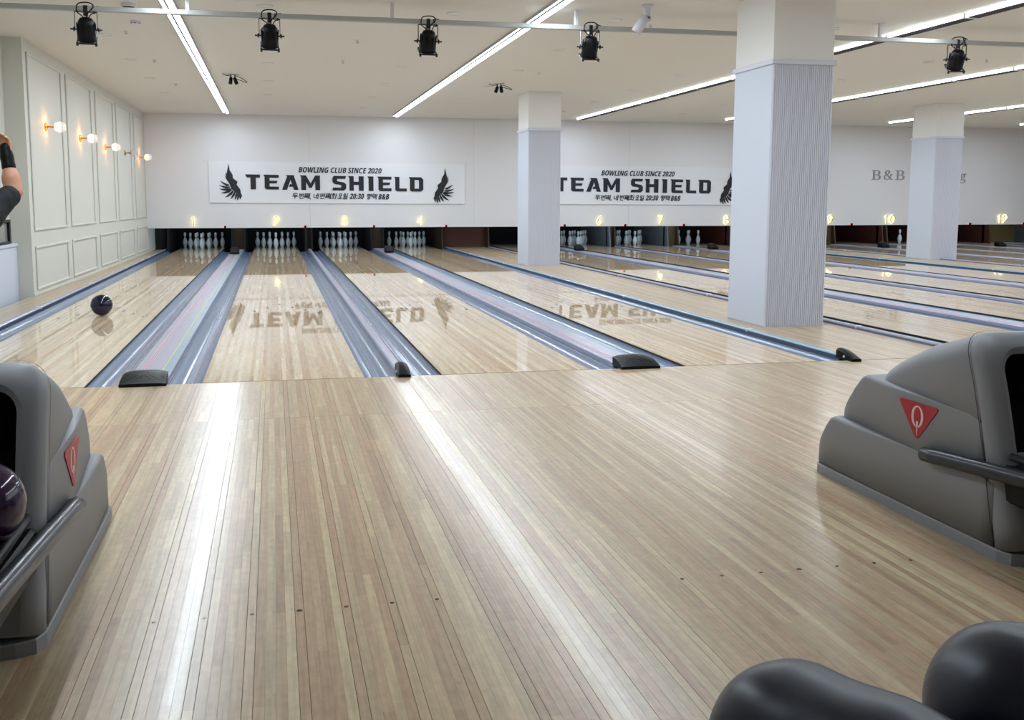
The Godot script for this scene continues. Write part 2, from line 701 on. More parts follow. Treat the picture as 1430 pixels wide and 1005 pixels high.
func left_wall() -> void:
	# the panelled stretch, very slightly out of line with the lanes
	var near := Vector3(-2.96, 0, -6.33)
	var ang := atan2(0.11, 10.37)
	var w := Node3D.new()
	w.name = "wall_left"
	add_child(w)
	structure(w)
	w.position = near
	w.rotation.y = -ang
	# local: -z runs along the wall away from the camera, +x into the hall
	var b := begin()
	span(b, Vector3(-0.24, -0.2, -15.6), Vector3(0, CEIL, 0))
	obj("wall_body", b, M.panel_paint, w)
	var sk := begin()
	span(sk, Vector3(0, 0, -10.4), Vector3(0.012, 0.035, 0), 0.003)
	obj("skirting", sk, M.panel_paint, w)
	var spans := [[0.16, 2.03], [2.33, 4.18], [4.55, 6.26], [6.58, 8.34], [8.75, 10.3]]
	for s in spans:
		for v in [[0.8, 2.98], [0.065, 0.615]]:
			var st := begin()
			var z0: float = -s[1]
			var z1: float = -s[0]
			var t := 0.035
			for q in [[z0, z1, v[0], v[0] + t], [z0, z1, v[1] - t, v[1]], [z0, z0 + t, v[0] + t, v[1] - t], [z1 - t, z1, v[0] + t, v[1] - t]]:
				span(st, Vector3(0, q[2], q[0]), Vector3(0.022, q[3], q[1]), 0.008)
			obj("panel_moulding", st, M.panel_paint, w)
	# the stretch nearer the camera is set back and has a dado and a dark-framed window
	var n := Node3D.new()
	n.name = "wall_left_front"
	add_child(n)
	structure(n)
	var nb := begin()
	span(nb, Vector3(-4.0, -0.2, -6.4), Vector3(-3.19, CEIL, 9.0))
	obj("wall_body", nb, M.panel_paint, n)
	var d := begin()
	span(d, Vector3(-3.19, -0.2, -6.33), Vector3(-3.13, 0.62, 4.0), 0.004)
	obj("dado", d, M.column_paint, n)
	var l := begin()
	span(l, Vector3(-3.19, 0.62, -6.33), Vector3(-3.115, 0.66, 4.0), 0.006)
	obj("dado_ledge", l, M.column_paint, n)
	var win := Node3D.new()
	win.name = "window_1"
	add_child(win)
	structure(win)
	var fr := begin()
	for q in [[-6.14, -4.5, 0.665, 0.69], [-6.14, -4.5, 0.92, 0.95], [-6.14, -6.08, 0.69, 0.92], [-4.56, -4.5, 0.69, 0.92]]:
		span(fr, Vector3(-3.19, q[2], q[0]), Vector3(-3.14, q[3], q[1]), 0.003)
	obj("window_frame", fr, M.black_metal, win)
	var pn := begin()
	span(pn, Vector3(-3.19, 0.69, -6.08), Vector3(-3.17, 0.92, -4.56))
	obj("pane", pn, M.window_glass, win)


# a board lying along z with its own strip of the wood texture
func board_mesh(st: SurfaceTool, x0: float, x1: float, z0: float, z1: float, col: int, v0: float, y := 0.0) -> void:
	var c := 0.0003 if z1 > 2.0 else 0.00006
	var u0 := (col + 0.06) / 39.0
	var u1 := (col + 0.94) / 39.0
	var va := v0
	var vb := v0 + (z1 - z0) / 5.0
	var P := [Vector3(x0 + c, y, z0), Vector3(x1 - c, y, z0), Vector3(x1 - c, y, z1), Vector3(x0 + c, y, z1)]
	var U := [Vector2(u0, va), Vector2(u1, va), Vector2(u1, vb), Vector2(u0, vb)]
	uvquad(st, P, U, Vector3.UP)
	var lo := y - 0.02
	uvquad(st, [P[0], P[3], Vector3(x0, y - c, z1), Vector3(x0, y - c, z0)], [U[0], U[3], U[3], U[0]], Vector3(-1, 1, 0))
	uvquad(st, [P[1], P[2], Vector3(x1, y - c, z1), Vector3(x1, y - c, z0)], [U[1], U[2], U[2], U[1]], Vector3(1, 1, 0))
	uvquad(st, [Vector3(x0, y - c, z0), Vector3(x0, y - c, z1), Vector3(x0, lo, z1), Vector3(x0, lo, z0)], [U[0], U[3], U[3], U[0]], Vector3.LEFT)
	uvquad(st, [Vector3(x1, y - c, z0), Vector3(x1, y - c, z1), Vector3(x1, lo, z1), Vector3(x1, lo, z0)], [U[1], U[2], U[2], U[1]], Vector3.RIGHT)
	uvquad(st, [P[0], P[1], Vector3(x1, lo, z0), Vector3(x0, lo, z0)], [U[0], U[1], U[1], U[0]], Vector3.FORWARD)
	uvquad(st, [P[3], P[2], Vector3(x1, lo, z1), Vector3(x0, lo, z1)], [U[3], U[2], U[2], U[3]], Vector3.BACK)


func uvquad(st: SurfaceTool, p: Array, u: Array, out: Vector3) -> void:
	for t in [[0, 1, 2], [0, 2, 3]]:
		var o: Array = t
		if (p[t[0]] - p[t[2]]).cross(p[t[0]] - p[t[1]]).dot(out) < 0.0:
			o = [t[0], t[2], t[1]]
		for k in o:
			st.set_uv(u[k])
			st.add_vertex(p[k])


func approach_floor() -> void:
	var f := Node3D.new()
	f.name = numbered("floor")
	add_child(f)
	structure(f)
	var sub := begin()
	span(sub, Vector3(-3.13, -0.2, 0.0), Vector3(23.2, -0.012, 4.8))
	obj("sub_floor", sub, M.seam_dark, f)
	var seam := 0.7935
	var rest := begin()
	# boards are counted from the middle of lane 2 and of lane 3; the seam between the two lies at x = 0.79
	for i in range(-116, 856):
		var x0 := i * BOARD - BOARD / 2
		var x1 := x0 + BOARD
		if x1 < -3.12 or x0 > 23.18:
			continue
		var g := 0.00008
		var gl := g
		var gr := g
		var rel := i
		if x0 > seam - 0.01:
			rel = i - 59
		if absf(x0 - seam) < BOARD * 0.5:
			gl = 0.0012
		var m := posmod(rel, 5)
		if m == 0:
			gl = maxf(gl, 0.0011)
			gr = 0.0011
		var col := rng.randi() % 39
		var v := rng.randf()
		board_mesh(rest, x0 + gl, x1 - gr, 0.011, 1.148, rng.randi() % 39, rng.randf())
		if x0 > -1.6 and x1 < 4.72:
			var st := begin()
			board_mesh(st, x0 + gl, x1 - gr, 1.15, 4.8, col, v)
			obj("plank", st, M.approach_wood, f)
		else:
			board_mesh(rest, x0 + gl, x1 - gr, 1.15, 4.8, col, v)
	var o := obj("planks_beyond", rest, M.approach_wood, f)
	o.set_meta("kind", "stuff")
	# guide dots let into the approach of lanes 2 and 3
	for c in [LANES[2], LANES[3] + 0.008]:
		for k in range(-3, 4):
			var st := begin()
			var r := 0.0085 if k == 0 else 0.0062
			lathe(st, [Vector2(r, -0.002), Vector2(r, 0.0004), Vector2(0, 0.0005)], 14, Transform3D(Basis(), Vector3(c + k * 5 * BOARD, 0, 3.73)))
			obj("guide_dot", st, M.lane_mark, f)
	# wooden walkways beside the gutters
	for q in [[-3.0, -2.605, "walkway beside the panelled wall"], [4.2, 5.235, "walkway with the pillars"], [12.04, 13.204, "walkway"], [20.0, 23.2, "walkway"]]:
		var w := Node3D.new()
		w.name = numbered("floor")
		add_child(w)
		structure(w)
		var st := begin()
		var n := int(ceil((q[1] - q[0]) / BOARD))
		for i in n:
			var x0: float = q[0] + i * (q[1] - q[0]) / n
			board_mesh(st, x0 + 0.0001, x0 + (q[1] - q[0]) / n - 0.0001, -18.0, -0.002, rng.randi() % 39, rng.randf())
		var sl := obj("walkway_boards", st, M.approach_wood, w)
		sl.set_meta("kind", "stuff")
		var un := begin()
		span(un, Vector3(q[0], -0.2, -18.0), Vector3(q[1], -0.012, -0.001))
		obj("walkway_base", un, M.seam_dark, w)
	var cp := begin()
	span(cp, Vector3(-3.19, -0.2, 4.8), Vector3(23.2, 0.0, 9.0))
	structure(obj("floor", cp, M.carpet))


func far_wall() -> void:
	# the masking wall above the pits: one board per pair of lanes
	var w := Node3D.new()
	w.name = "wall_far"
	add_child(w)
	structure(w)
	var edges := [-3.0, 0.79, 4.7, 8.64, 12.6, 16.6, 23.2]
	for i in edges.size() - 1:
		var st := begin()
		span(st, Vector3(edges[i] + 0.001, MASK_Y, MASK_Z - 0.12), Vector3(edges[i + 1] - 0.001, CEIL, MASK_Z), 0.003)
		obj("masking_board", st, M.mask_white, w)
	var lip := begin()
	span(lip, Vector3(-2.9, MASK_Y - 0.012, MASK_Z - 0.1), Vector3(23.2, MASK_Y, MASK_Z + 0.006), 0.002)
	obj("mask_lip", lip, M.mask_white, w)


func columns() -> void:
	var spots := [[4.466, 5.081, -2.65, -1.885, "large ribbed white pillar standing nearest, right of the centre lanes"], [4.462, 5.073, -11.42, -10.67, "ribbed white pillar in the middle distance, in the middle of the hall"], [12.98, 13.6, -11.77, -11.0, "ribbed white pillar farthest to the right, hiding lane eleven"]]
	for s in spots:
		var w: float = s[1] - s[0]
		var d: float = s[3] - s[2]
		var t := thing("pillar", s[4], "pillar", Vector3((s[0] + s[1]) / 2, 0, (s[2] + s[3]) / 2))
		var up := begin()
		span(up, Vector3(-w / 2, 2.44, -d / 2 + 0.01), Vector3(w / 2, CEIL, d / 2 - 0.01), 0.004)
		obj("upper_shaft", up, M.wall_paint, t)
		var low := begin()
		span(low, Vector3(-w / 2, 0, -d / 2), Vector3(w / 2 - 0.004, 2.435, d / 2 - 0.012), 0.004)
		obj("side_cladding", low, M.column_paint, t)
		# the front is a board of upright ribs
		for z in [1.0, -1.0]:
			var poly := PackedVector2Array()
			var n := 30
			poly.append(Vector2(-w / 2, 0))
			for k in n:
				var x := -w / 2 + 0.004 + (w - 0.008) * k / n
				var p := (w - 0.008) / n
				poly.append(Vector2(x + p * 0.06, 0.004))
				poly.append(Vector2(x + p * 0.16, 0.012))
				poly.append(Vector2(x + p * 0.72, 0.012))
				poly.append(Vector2(x + p * 0.82, 0.004))
			poly.append(Vector2(w / 2, 0))
			var st := begin()
			var xf := Transform3D(Basis(Vector3(1, 0, 0), Vector3(0, 0, z), Vector3(0, 1, 0)), Vector3(0, 0, z * (d / 2 - 0.012)))
			prism(st, poly, 0.0, 2.435, xf)
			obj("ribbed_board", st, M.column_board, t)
		var cap := begin()
		span(cap, Vector3(-w / 2 - 0.02, 2.43, -d / 2 - 0.02), Vector3(w / 2 + 0.02, 2.475, d / 2 + 0.02), 0.004)
		obj("cap_ledge", cap, M.column_board, t)


# =============================== lanes ===============================
func lane(i: int) -> void:
	var x: float = LANES[i]
	var t := thing("bowling_lane", "glossy pale maple bowling lane running to the lit number %s" % NUM[i], "bowling lane", Vector3(x, 0, 0), 0.0, "bowling lanes")
	var cuts := [-0.005, -3.9, -7.8, -11.7, -15.6, -19.4]
	for k in 5:
		var st := begin()
		var z1: float = cuts[k]
		var z0: float = cuts[k + 1] + 0.001
		var a := Vector3(-LANE_W / 2, 0, z0)
		var b := Vector3(LANE_W / 2, 0, z1)
		uvquad(st, [Vector3(a.x, 0, z0), Vector3(b.x, 0, z0), Vector3(b.x, 0, z1), Vector3(a.x, 0, z1)], [Vector2(0, z0 / 5), Vector2(1, z0 / 5), Vector2(1, z1 / 5), Vector2(0, z1 / 5)], Vector3.UP)
		var lo := -0.16
		for e in [[Vector3(a.x, 0, z0), Vector3(a.x, 0, z1), Vector3.LEFT], [Vector3(b.x, 0, z0), Vector3(b.x, 0, z1), Vector3.RIGHT], [Vector3(a.x, 0, z0), Vector3(b.x, 0, z0), Vector3.FORWARD], [Vector3(a.x, 0, z1), Vector3(b.x, 0, z1), Vector3.BACK]]:
			var d := Vector3(0, lo, 0)
			uvquad(st, [e[0], e[1], e[1] + d, e[0] + d], [Vector2(0, 0), Vector2(0.02, 0), Vector2(0.02, 0.02), Vector2(0, 0.02)], e[2])
		obj("lane_panel", st, M.lane_wood, t)
	# the black facing strip on the lane's sides, above the gutters
	for s in [-1, 1]:
		var e := begin()
		span(e, Vector3(s * (LANE_W / 2) - 0.0018, -0.1, -19.3), Vector3(s * (LANE_W / 2) + 0.0018, -0.001, -0.006))
		obj("lane_edge", e, M.edge_black, t)
	# guide marks let into the boards
	for k in range(-3, 4):
		var z := -4.75 + absf(k) * 0.3
		var st := begin()
		prism(st, PackedVector2Array([Vector2(-0.016, 0), Vector2(0.016, 0), Vector2(0, 0.12)]), 0.0, 0.0006, Transform3D(Basis(Vector3.RIGHT, Vector3.FORWARD, Vector3.UP), Vector3(k * 5 * BOARD, 0, z)))
		obj("lane_arrow", st, M.lane_mark, t)
	for q in [[-0.27, -12.6], [0.27, -12.6], [-0.135, -11.3], [0.135, -11.3]]:
		var st := begin()
		span(st, Vector3(q[0] - 0.012, -0.001, q[1] - 0.45), Vector3(q[0] + 0.012, 0.0006, q[1]))
		obj("range_mark", st, M.lane_mark, t)


func gutter_into(t: Node3D, cx: float) -> void:
	var st := begin(true)
	var prof := []
	var w := GUT - 0.012
	for k in 31:
		var u := -1.0 + k / 15.0
		prof.append(Vector2(cx + u * w / 2, -0.022 - 0.052 * (1.0 - pow(absf(u), 3.2))))
	strip(st, prof, -17.9, -0.004, Vector3.UP)
	obj("gutter_trough", st, M.gutter, t)
	for s in [-1, 1]:
		var f := begin()
		span(f, Vector3(cx + s * w / 2 - 0.004, -0.06, -17.9), Vector3(cx + s * w / 2 + 0.004, -0.018, -0.004), 0.001)
		obj("gutter_lip", f, M.gutter, t)
	for s in [-0.55, -0.2, 0.2, 0.55]:
		var g := begin()
		span(g, Vector3(cx + s * w / 2 - 0.003, -0.079 + absf(s) * 0.012, -17.8), Vector3(cx + s * w / 2 + 0.003, -0.0725 + absf(s) * 0.012, -0.01), 0.002)
		obj("gutter_rib", g, M.gutter_pink if s == 0.2 else M.gutter, t)


func divisions() -> void:
	# one gutter each side of every lane, with capping between
	var pairs := [[1, 2], [3, 4], [5, 6], [7, 8], [9, 10], [11, 12]]
	for p in pairs:
		var a: float = LANES[p[0]] + LANE_W / 2
		var b: float = LANES[p[1]] - LANE_W / 2
		var mid := (a + b) / 2
		var t := thing("gutter_division", "broad blue grey gutter division with flat capping between lanes %s and %s" % [NUM[p[0]], NUM[p[1]]], "gutter division", Vector3(mid, 0, 0), 0.0, "broad gutter divisions")
		var h := (b - a) / 2
		gutter_into(t, -h + GUT / 2)
		gutter_into(t, h - GUT / 2)
		var cw := h - GUT
		var c := begin()
		span(c, Vector3(-cw, -0.15, -17.6), Vector3(cw, 0.012, -0.165), 0.005)
		obj("capping", c, M.cap_grey, t)
		var e2 := begin()
		span(e2, Vector3(cw - 0.05, 0.0115, -17.6), Vector3(cw - 0.004, 0.014, -0.165), 0.001)
		obj("capping_band", e2, M.cap_blue, t)
		var s := begin()
		for q in [0.05, 0.066, 0.084]:
			span(s, Vector3(-cw + q, 0.0115, -17.5), Vector3(-cw + q + 0.006, 0.0128, -0.165))
		obj("pink_stripe", s, M.stripe_pink, t).set_meta("label", "thin pink stripe")
		if p[0] == 1:
			var s2 := begin()
			span(s2, Vector3(cw - 0.066, 0.0115, -17.5), Vector3(cw - 0.059, 0.0128, -0.165))
			obj("lime_stripe", s2, M.stripe_lime, t).set_meta("label", "thin lime stripe")
		end_cap(Vector3(mid, 0.0, 0.0), 0.29, "black plastic end cap at the foul line between lanes %s and %s" % [NUM[p[0]], NUM[p[1]]], 0.0)
		end_cap(Vector3(mid, 0.0242, -15.35), 0.2, "small black block at far end of the capping between lanes %s and %s" % [NUM[p[0]], NUM[p[1]]], 0.0)
	for p in [[2, 3], [6, 7], [10, 11]]:
		var a: float = LANES[p[0]] + LANE_W / 2
		var b: float = LANES[p[1]] - LANE_W / 2
		var mid := (a + b) / 2
		var h := (b - a) / 2
		var t := thing("gutter_division", "narrow blue grey gutter division with thin ridge between lanes %s and %s" % [NUM[p[0]], NUM[p[1]]], "gutter division", Vector3(mid, 0, 0), 0.0, "narrow gutter divisions")
		gutter_into(t, -h + GUT / 2)
		gutter_into(t, h - GUT / 2)
		var cw := h - GUT
		var c := begin()
		span(c, Vector3(-cw, -0.15, -17.6), Vector3(cw, 0.014, -0.165), 0.008)
		obj("capping", c, M.cap_grey, t)
		var s := begin()
		span(s, Vector3(cw - 0.004, -0.01, -17.5), Vector3(cw + 0.005, 0.004, -0.165))
		obj("pink_stripe", s, M.stripe_pink, t).set_meta("label", "thin pink stripe")
		end_cap(Vector3(mid, 0.0, 0.0), 0.085, "narrow rounded black end cap at foul line between lanes %s and %s" % [NUM[p[0]], NUM[p[1]]], 0.0)
	# outer gutters with a raised rail against the walkway
	for q in [[1, -1, "panelled left wall"], [4, 1, "nearest pillar"], [5, -1, "walkway behind the nearest pillar"], [8, 1, "rightmost pillar"], [9, -1, "walkway behind the rightmost pillar"], [12, 1, "far right wall"]]:
		var s: float = q[1]
		var x: float = LANES[q[0]] + s * (LANE_W / 2 + GUT / 2)
		var t := thing("outer_gutter", "blue grey gutter with raised rail between lane %s and %s" % [NUM[q[0]], q[2]], "gutter", Vector3(x, 0, 0), 0.0, "outer gutters")
		gutter_into(t, 0.0)
		var r := begin()
		var x0 := s * GUT / 2
		var x1 := s * (GUT / 2 + 0.058)
		span(r, Vector3(minf(x0, x1), 0.006, -17.6), Vector3(maxf(x0, x1), 0.03, -0.145), 0.009)
		obj("rail", r, M.cap_blue if s > 0 else M.cap_grey, t)
		var e := begin()
		span(e, Vector3(minf(x0 + s * 0.026, x1 - s * 0.004), -0.15, -17.6), Vector3(maxf(x0 + s * 0.026, x1 - s * 0.004), 0.008, -0.145), 0.001)
		obj("rail_stem", e, M.gutter, t)
		for k in 5:
			var j := begin()
			var zc := -1.6 - k * 3.2
			span(j, Vector3(minf(x0, x1) - 0.002, 0.004, zc - 0.012), Vector3(maxf(x0, x1) + 0.002, 0.032, zc + 0.012), 0.003)
			obj("rail_clip", j, M.white_metal, t)
		if q[0] != 1:
			end_cap(Vector3(LANES[q[0]] + s * (LANE_W / 2 + GUT + 0.03), 0, 0.02), 0.075, "small black end cap on the rail beside lane %s" % NUM[q[0]], 0.0)


func end_cap(at: Vector3, w: float, label: String, turn: float) -> void:
	var far := at.z < -5.0
	var k := 1.0 if not far else 1.9
	var t := thing("end_cap", label, "end cap", at, turn)
	var rings := []
	var n := 10
	for i in n + 1:
		var z := 0.06 - 0.22 * i / n
		var u := float(i) / n
		var h := (0.022 + 0.052 * sin(minf(u * 1.15, 1.0) * PI / 2)) * k
		var ww := w / 2 * (1.0 - 0.06 * u)
		var ring := []
		var m := 8
		ring.append(Vector3(-ww, 0, z))
		for j in m + 1:
			var x := -ww + 2 * ww * j / m
			var e := absf(x) / ww
			ring.append(Vector3(x, h - (h * 0.22) * pow(e, 3.0), z))
		ring.append(Vector3(ww, 0, z))
		rings.append(ring)
	var st := begin()
	loft(st, rings)
	obj("cap_body", st, M.black_plastic, t)
	if w > 0.15 and not far:
		for s in [-1.0, 1.0]:
			for q in [[0.1, 0.7, 0.9, 0.35], [0.25, 0.45, 0.7, 0.2], [0.05, 0.4, 0.3, 0.25]]:
				var e := begin()
				var a := Vector3(s * q[0] * w / 2, 0, 0.06 - 0.22 * q[1])
				var b := Vector3(s * q[2] * w / 2, 0, 0.06 - 0.22 * q[3])
				var hs := []
				for c in [a, b]:
					var u: float = (0.06 - c.z) / 0.22
					var h := 0.022 + 0.052 * sin(minf(u * 1.15, 1.0) * PI / 2)
					var ee := absf(c.x) / (w / 2 * (1.0 - 0.06 * u))
					hs.append(c + Vector3(0, h - h * 0.22 * pow(ee, 3.0), 0))
				tube(e, hs, 0.0028, 6)
				obj("embossed_line", e, M.black_plastic, t)
	elif not far:
		var sc := begin(true)
		lathe(sc, [Vector2(0, 0.006), Vector2(0.009, 0.004), Vector2(0.011, 0.0), Vector2(0.011, -0.004)], 12, Transform3D(Basis(Vector3(0, 0, 1), PI / 2), Vector3(-w / 2 - 0.001, 0.022, -0.05)))
		obj("screw_head", sc, M.white_metal, t)


func pits() -> void:
	# partitions (kickbacks) between the pits, the dark cushion behind the pins and the lamp that lights the pin deck
	var n := 0
	var names := ["left of lane one", "between lanes one and two", "between lanes two and three", "between lanes three and four", "between lanes four and five", "between lanes five and six", "between lanes six and seven", "between lanes seven and eight", "between lanes eight and nine", "between lanes nine and ten", "between lanes ten and eleven", "between lanes eleven and twelve", "right of lane twelve"]
	for i in 13:
		var a: float = -2.87 if i == 0 else LANES[i] + LANE_W / 2
		var b: float = 23.1 if i == 12 else LANES[i + 1] - LANE_W / 2
		if i == 12:
			b = a + 1.2
		var t := thing("pit_partition", "dark wooden partition in the pin pits, %s" % names[i], "partition", Vector3(0, 0, 0), 0.0, "pit partitions")
		var g := 0.2
		var la := a + (0.0 if i == 0 else g)
		var lb := b - (0.0 if i == 12 else g)
		if lb - la < 0.15:
			la = (a + b) / 2 - 0.09
			lb = (a + b) / 2 + 0.09
		var f := begin()
		span(f, Vector3(la, -0.15, -18.1), Vector3(lb, 0.72, -18.0), 0.004)
		var wide := i in [4, 8]
		obj("front_panel", f, M.pit_red if wide else (M.pit_dark if i == 0 else (M.pit_olive if i > 5 else M.pit_wood)), t)
		for s in [[la, 1.0], [lb, -1.0]]:
			if (i == 0 and s[1] > 0) or (i == 12 and s[1] < 0):
				continue
			var k := begin()
			var x: float = s[0]
			var poly := PackedVector2Array([Vector2(-17.75, -0.15), Vector2(-17.92, 0.72), Vector2(-20.4, 0.9), Vector2(-20.4, -0.15)])
			prism(k, poly, minf(x, x + s[1] * 0.035), maxf(x, x + s[1] * 0.035), Transform3D(Basis(Vector3(0, 0, 1), Vector3(0, 1, 0), Vector3(1, 0, 0)), Vector3.ZERO))
			obj("side_board", k, (M.pit_grey if i in [6, 7] else M.pit_red) if s[1] > 0 and i > 5 else (M.pit_dark if i < 4 else M.pit_wood), t)
	for i in range(1, 13):
		var x: float = LANES[i]
		var t := thing("pit_cushion", "black cushion curtain hanging behind the pins of lane %s" % NUM[i], "curtain", Vector3(x, 0, -20.3), 0.0, "pit curtains")
		var c := begin()
		span(c, Vector3(-0.78, -0.15, -0.04), Vector3(0.78, 1.0, 0.04), 0.01)
		obj("curtain_sheet", c, M.pit_dark, t)
		var r := begin()
		tube(r, [Vector3(-0.78, 0.99, 0.06), Vector3(0.78, 0.99, 0.06)], 0.02, 8)
		obj("curtain_rod", r, M.black_metal, t)
		var l := thing("pin_deck_lamp", "short white tube lamp behind the masking above the pins of lane %s" % NUM[i], "lamp", Vector3(x, 1.25, MASK_Z - 0.3), 0.0, "pin deck lamps")
		var h := begin()
		span(h, Vector3(-0.35, 0.0, -0.04), Vector3(0.35, 0.04, 0.04), 0.005)
		obj("lamp_housing", h, M.white_metal, l)
		var bk := begin()
		span(bk, Vector3(-0.03, 0.02, 0.03), Vector3(0.03, 0.06, 0.185), 0.004)
		obj("lamp_bracket", bk, M.grey_metal, l)
		var g := begin(true)
		tube(g, [Vector3(-0.33, -0.02, 0), Vector3(0.33, -0.02, 0)], 0.014, 10)
		obj("lamp_tube", g, M.pit_tube, l)
		var al := AreaLight3D.new()
		al.name = "pin_lamp_light"
		al.area_size = Vector2(0.66, 0.03)
		al.area_normalize_energy = true
		al.light_color = Color(0.82, 0.93, 1.0)
		al.light_energy = 0.7
		al.shadow_enabled = true
		l.add_child(al)
		al.position = Vector3(0, -0.04, 0)
		al.rotation = Vector3(-deg_to_rad(50), 0, 0)
	var fl := begin()
	span(fl, Vector3(-2.87, -0.2, -22.0), Vector3(23.2, -0.16, -18.0))
	structure(obj("floor", fl, M.pit_dark))


# =============================== pins and balls ===============================
func racks_of_pins() -> void:
	var prof := [Vector2(0.0258, 0.0), Vector2(0.0286, 0.006), Vector2(0.0359, 0.019), Vector2(0.0497, 0.0572), Vector2(0.0579, 0.0857), Vector2(0.0606, 0.1143), Vector2(0.0579, 0.149), Vector2(0.0470, 0.1842), Vector2(0.0313, 0.219), Vector2(0.0238, 0.254), Vector2(0.0249, 0.283), Vector2(0.0297, 0.314), Vector2(0.0323, 0.343), Vector2(0.029, 0.363), Vector2(0.0185, 0.376), Vector2(0.0, 0.381)]
	var where := ["head pin at front of rack", "left pin of second row", "right pin of second row", "left pin of third row", "middle pin of third row", "right pin of third row", "leftmost pin of back row", "second from left in back row", "third from left in back row", "rightmost pin of back row"]
	var st := begin(true)
	lathe(st, prof, 20)
	var body := done(st, M.pin_white)
	var b := begin(true)
	for y in [0.238, 0.262]:
		lathe(b, [Vector2(0.0262 if y < 0.25 else 0.0247, y), Vector2(0.0265 if y < 0.25 else 0.0252, y + 0.003), Vector2(0.0255, y + 0.011), Vector2(0.0246, y + 0.013)], 20)
	var band := done(b, M.pin_band)
	var proto: Node3D = null
	for i in [1, 2, 3, 4, 6, 7, 8, 11, 12]:
		var k := 0
		for r in 4:
			for c in r + 1:
				var at := Vector3(LANES[i] + (c - r / 2.0) * 0.3048, 0.0, -18.288 - r * 0.264)
				var label := "white bowling pin, %s, under lit number %s" % [where[k], NUM[i]]
				k += 1
				if i == 7 and k in [7, 3]:
					continue
				if i == 8 and not k in [3, 4, 5, 2]:
					continue
				if i == 11 and k != 1:
					continue
				if i == 12 and not k in [1, 2, 3]:
					continue
				if proto == null:
					proto = thing("bowling_pin", label, "bowling pin", at, 0.0, "bowling pins standing in the racks")
					part("pin_body", body, proto)
					part("neck_band", band, proto)
				else:
					dup(proto, at, label)


func ball_into(called: String, label: String, at: Vector3, mat: Material) -> void:
	var t := thing(called, label, "bowling ball", at)
	var st := begin(true)
	var prof := []
	for k in 25:
		var a := -PI / 2 + PI * k / 24
		prof.append(Vector2(maxf(cos(a), 0.0) * 0.1085, sin(a) * 0.1085))
	lathe(st, prof, 40)
	obj("ball_body", st, mat, t)
	for q in [[-0.02, 0.012], [0.02, 0.012], [0.0, -0.06]]:
		var h := begin()
		var d := Vector3(q[0] / 0.1085, 0.0, -q[1] / 0.1085)
		d.y = sqrt(1.0 - d.length_squared())
		d = Basis(Vector3.RIGHT, 0.7) * d
		var y := d
		var x := y.cross(Vector3.RIGHT if absf(y.x) < 0.8 else Vector3.UP).normalized()
		lathe(h, [Vector2(0.0125, -0.004), Vector2(0.0125, 0.0006), Vector2(0.0, 0.0004)], 12, Transform3D(Basis(x, y, x.cross(y)), d * 0.1083))
		obj("finger_hole", h, M.glass_black, t)


func loose_ball() -> void:
	ball_into("bowling_ball", "shiny dark navy bowling ball rolling down the leftmost lane", Vector3(-1.806, 0.1085, -4.08), M.ball_navy)
	ball_into("bowling_ball", "marbled purple bowling ball resting on the left ball return", Vector3(-0.767, 0.45, 4.0), M.ball_purple)


# =============================== ball returns ===============================
func nose(t: float, p := 3.4) -> float:
	var u := clampf(t, 0.0, 1.0)
	return pow(1.0 - pow(1.0 - u, p), 1.0 / p)


func tier(z0: float, z1: float, y0: float, w: float, run: float, heights: Array, r: float, fade := false, inset := 0.0) -> SurfaceTool:
	var st := begin(true)
	var rings := []
	var n := 30
	for i in n + 1:
		var u := float(i) / n
		var z := lerpf(z0, z1, u * u * 0.5 + u * 0.5)
		var h: float = heights[-1][1]
		for k in heights.size() - 1:
			if z <= heights[k + 1][0]:
				h = lerpf(heights[k][1], heights[k + 1][1], smoothlerp((z - heights[k][0]) / (heights[k + 1][0] - heights[k][0])))
				break
		var ww := w * nose((z - z0) / run + 0.012) - inset * (1.0 - smoothstep(z0, z0 + 0.62, z))
		var rr := minf(lerpf(r, 0.003, smoothstep(z0 + 0.3, z0 + 0.62, z)) if fade else r, minf(ww * 0.6, (h - y0) * 0.7))
		var ring := []
		ring.append(Vector3(-ww, y0, z))
		for k in 7:
			var a := PI - PI / 2 * k / 6
			ring.append(Vector3(-ww + rr + cos(a) * rr, h - rr + sin(a) * rr, z))
		for k in 7:
			var a := PI / 2 - PI / 2 * k / 6
			ring.append(Vector3(ww - rr + cos(a) * rr, h - rr + sin(a) * rr, z))
		ring.append(Vector3(ww, y0, z))
		rings.append(ring)
	loft(st, rings, true, z1 > 3.73)
	return st


func smoothlerp(t: float) -> float:
	return clampf(t, 0.0, 1.0)


func seam_z(y: float) -> float:
	return 3.60 + 0.2 * pow(clampf((0.72 - y) / 0.68, 0.0, 1.0), 0.75)


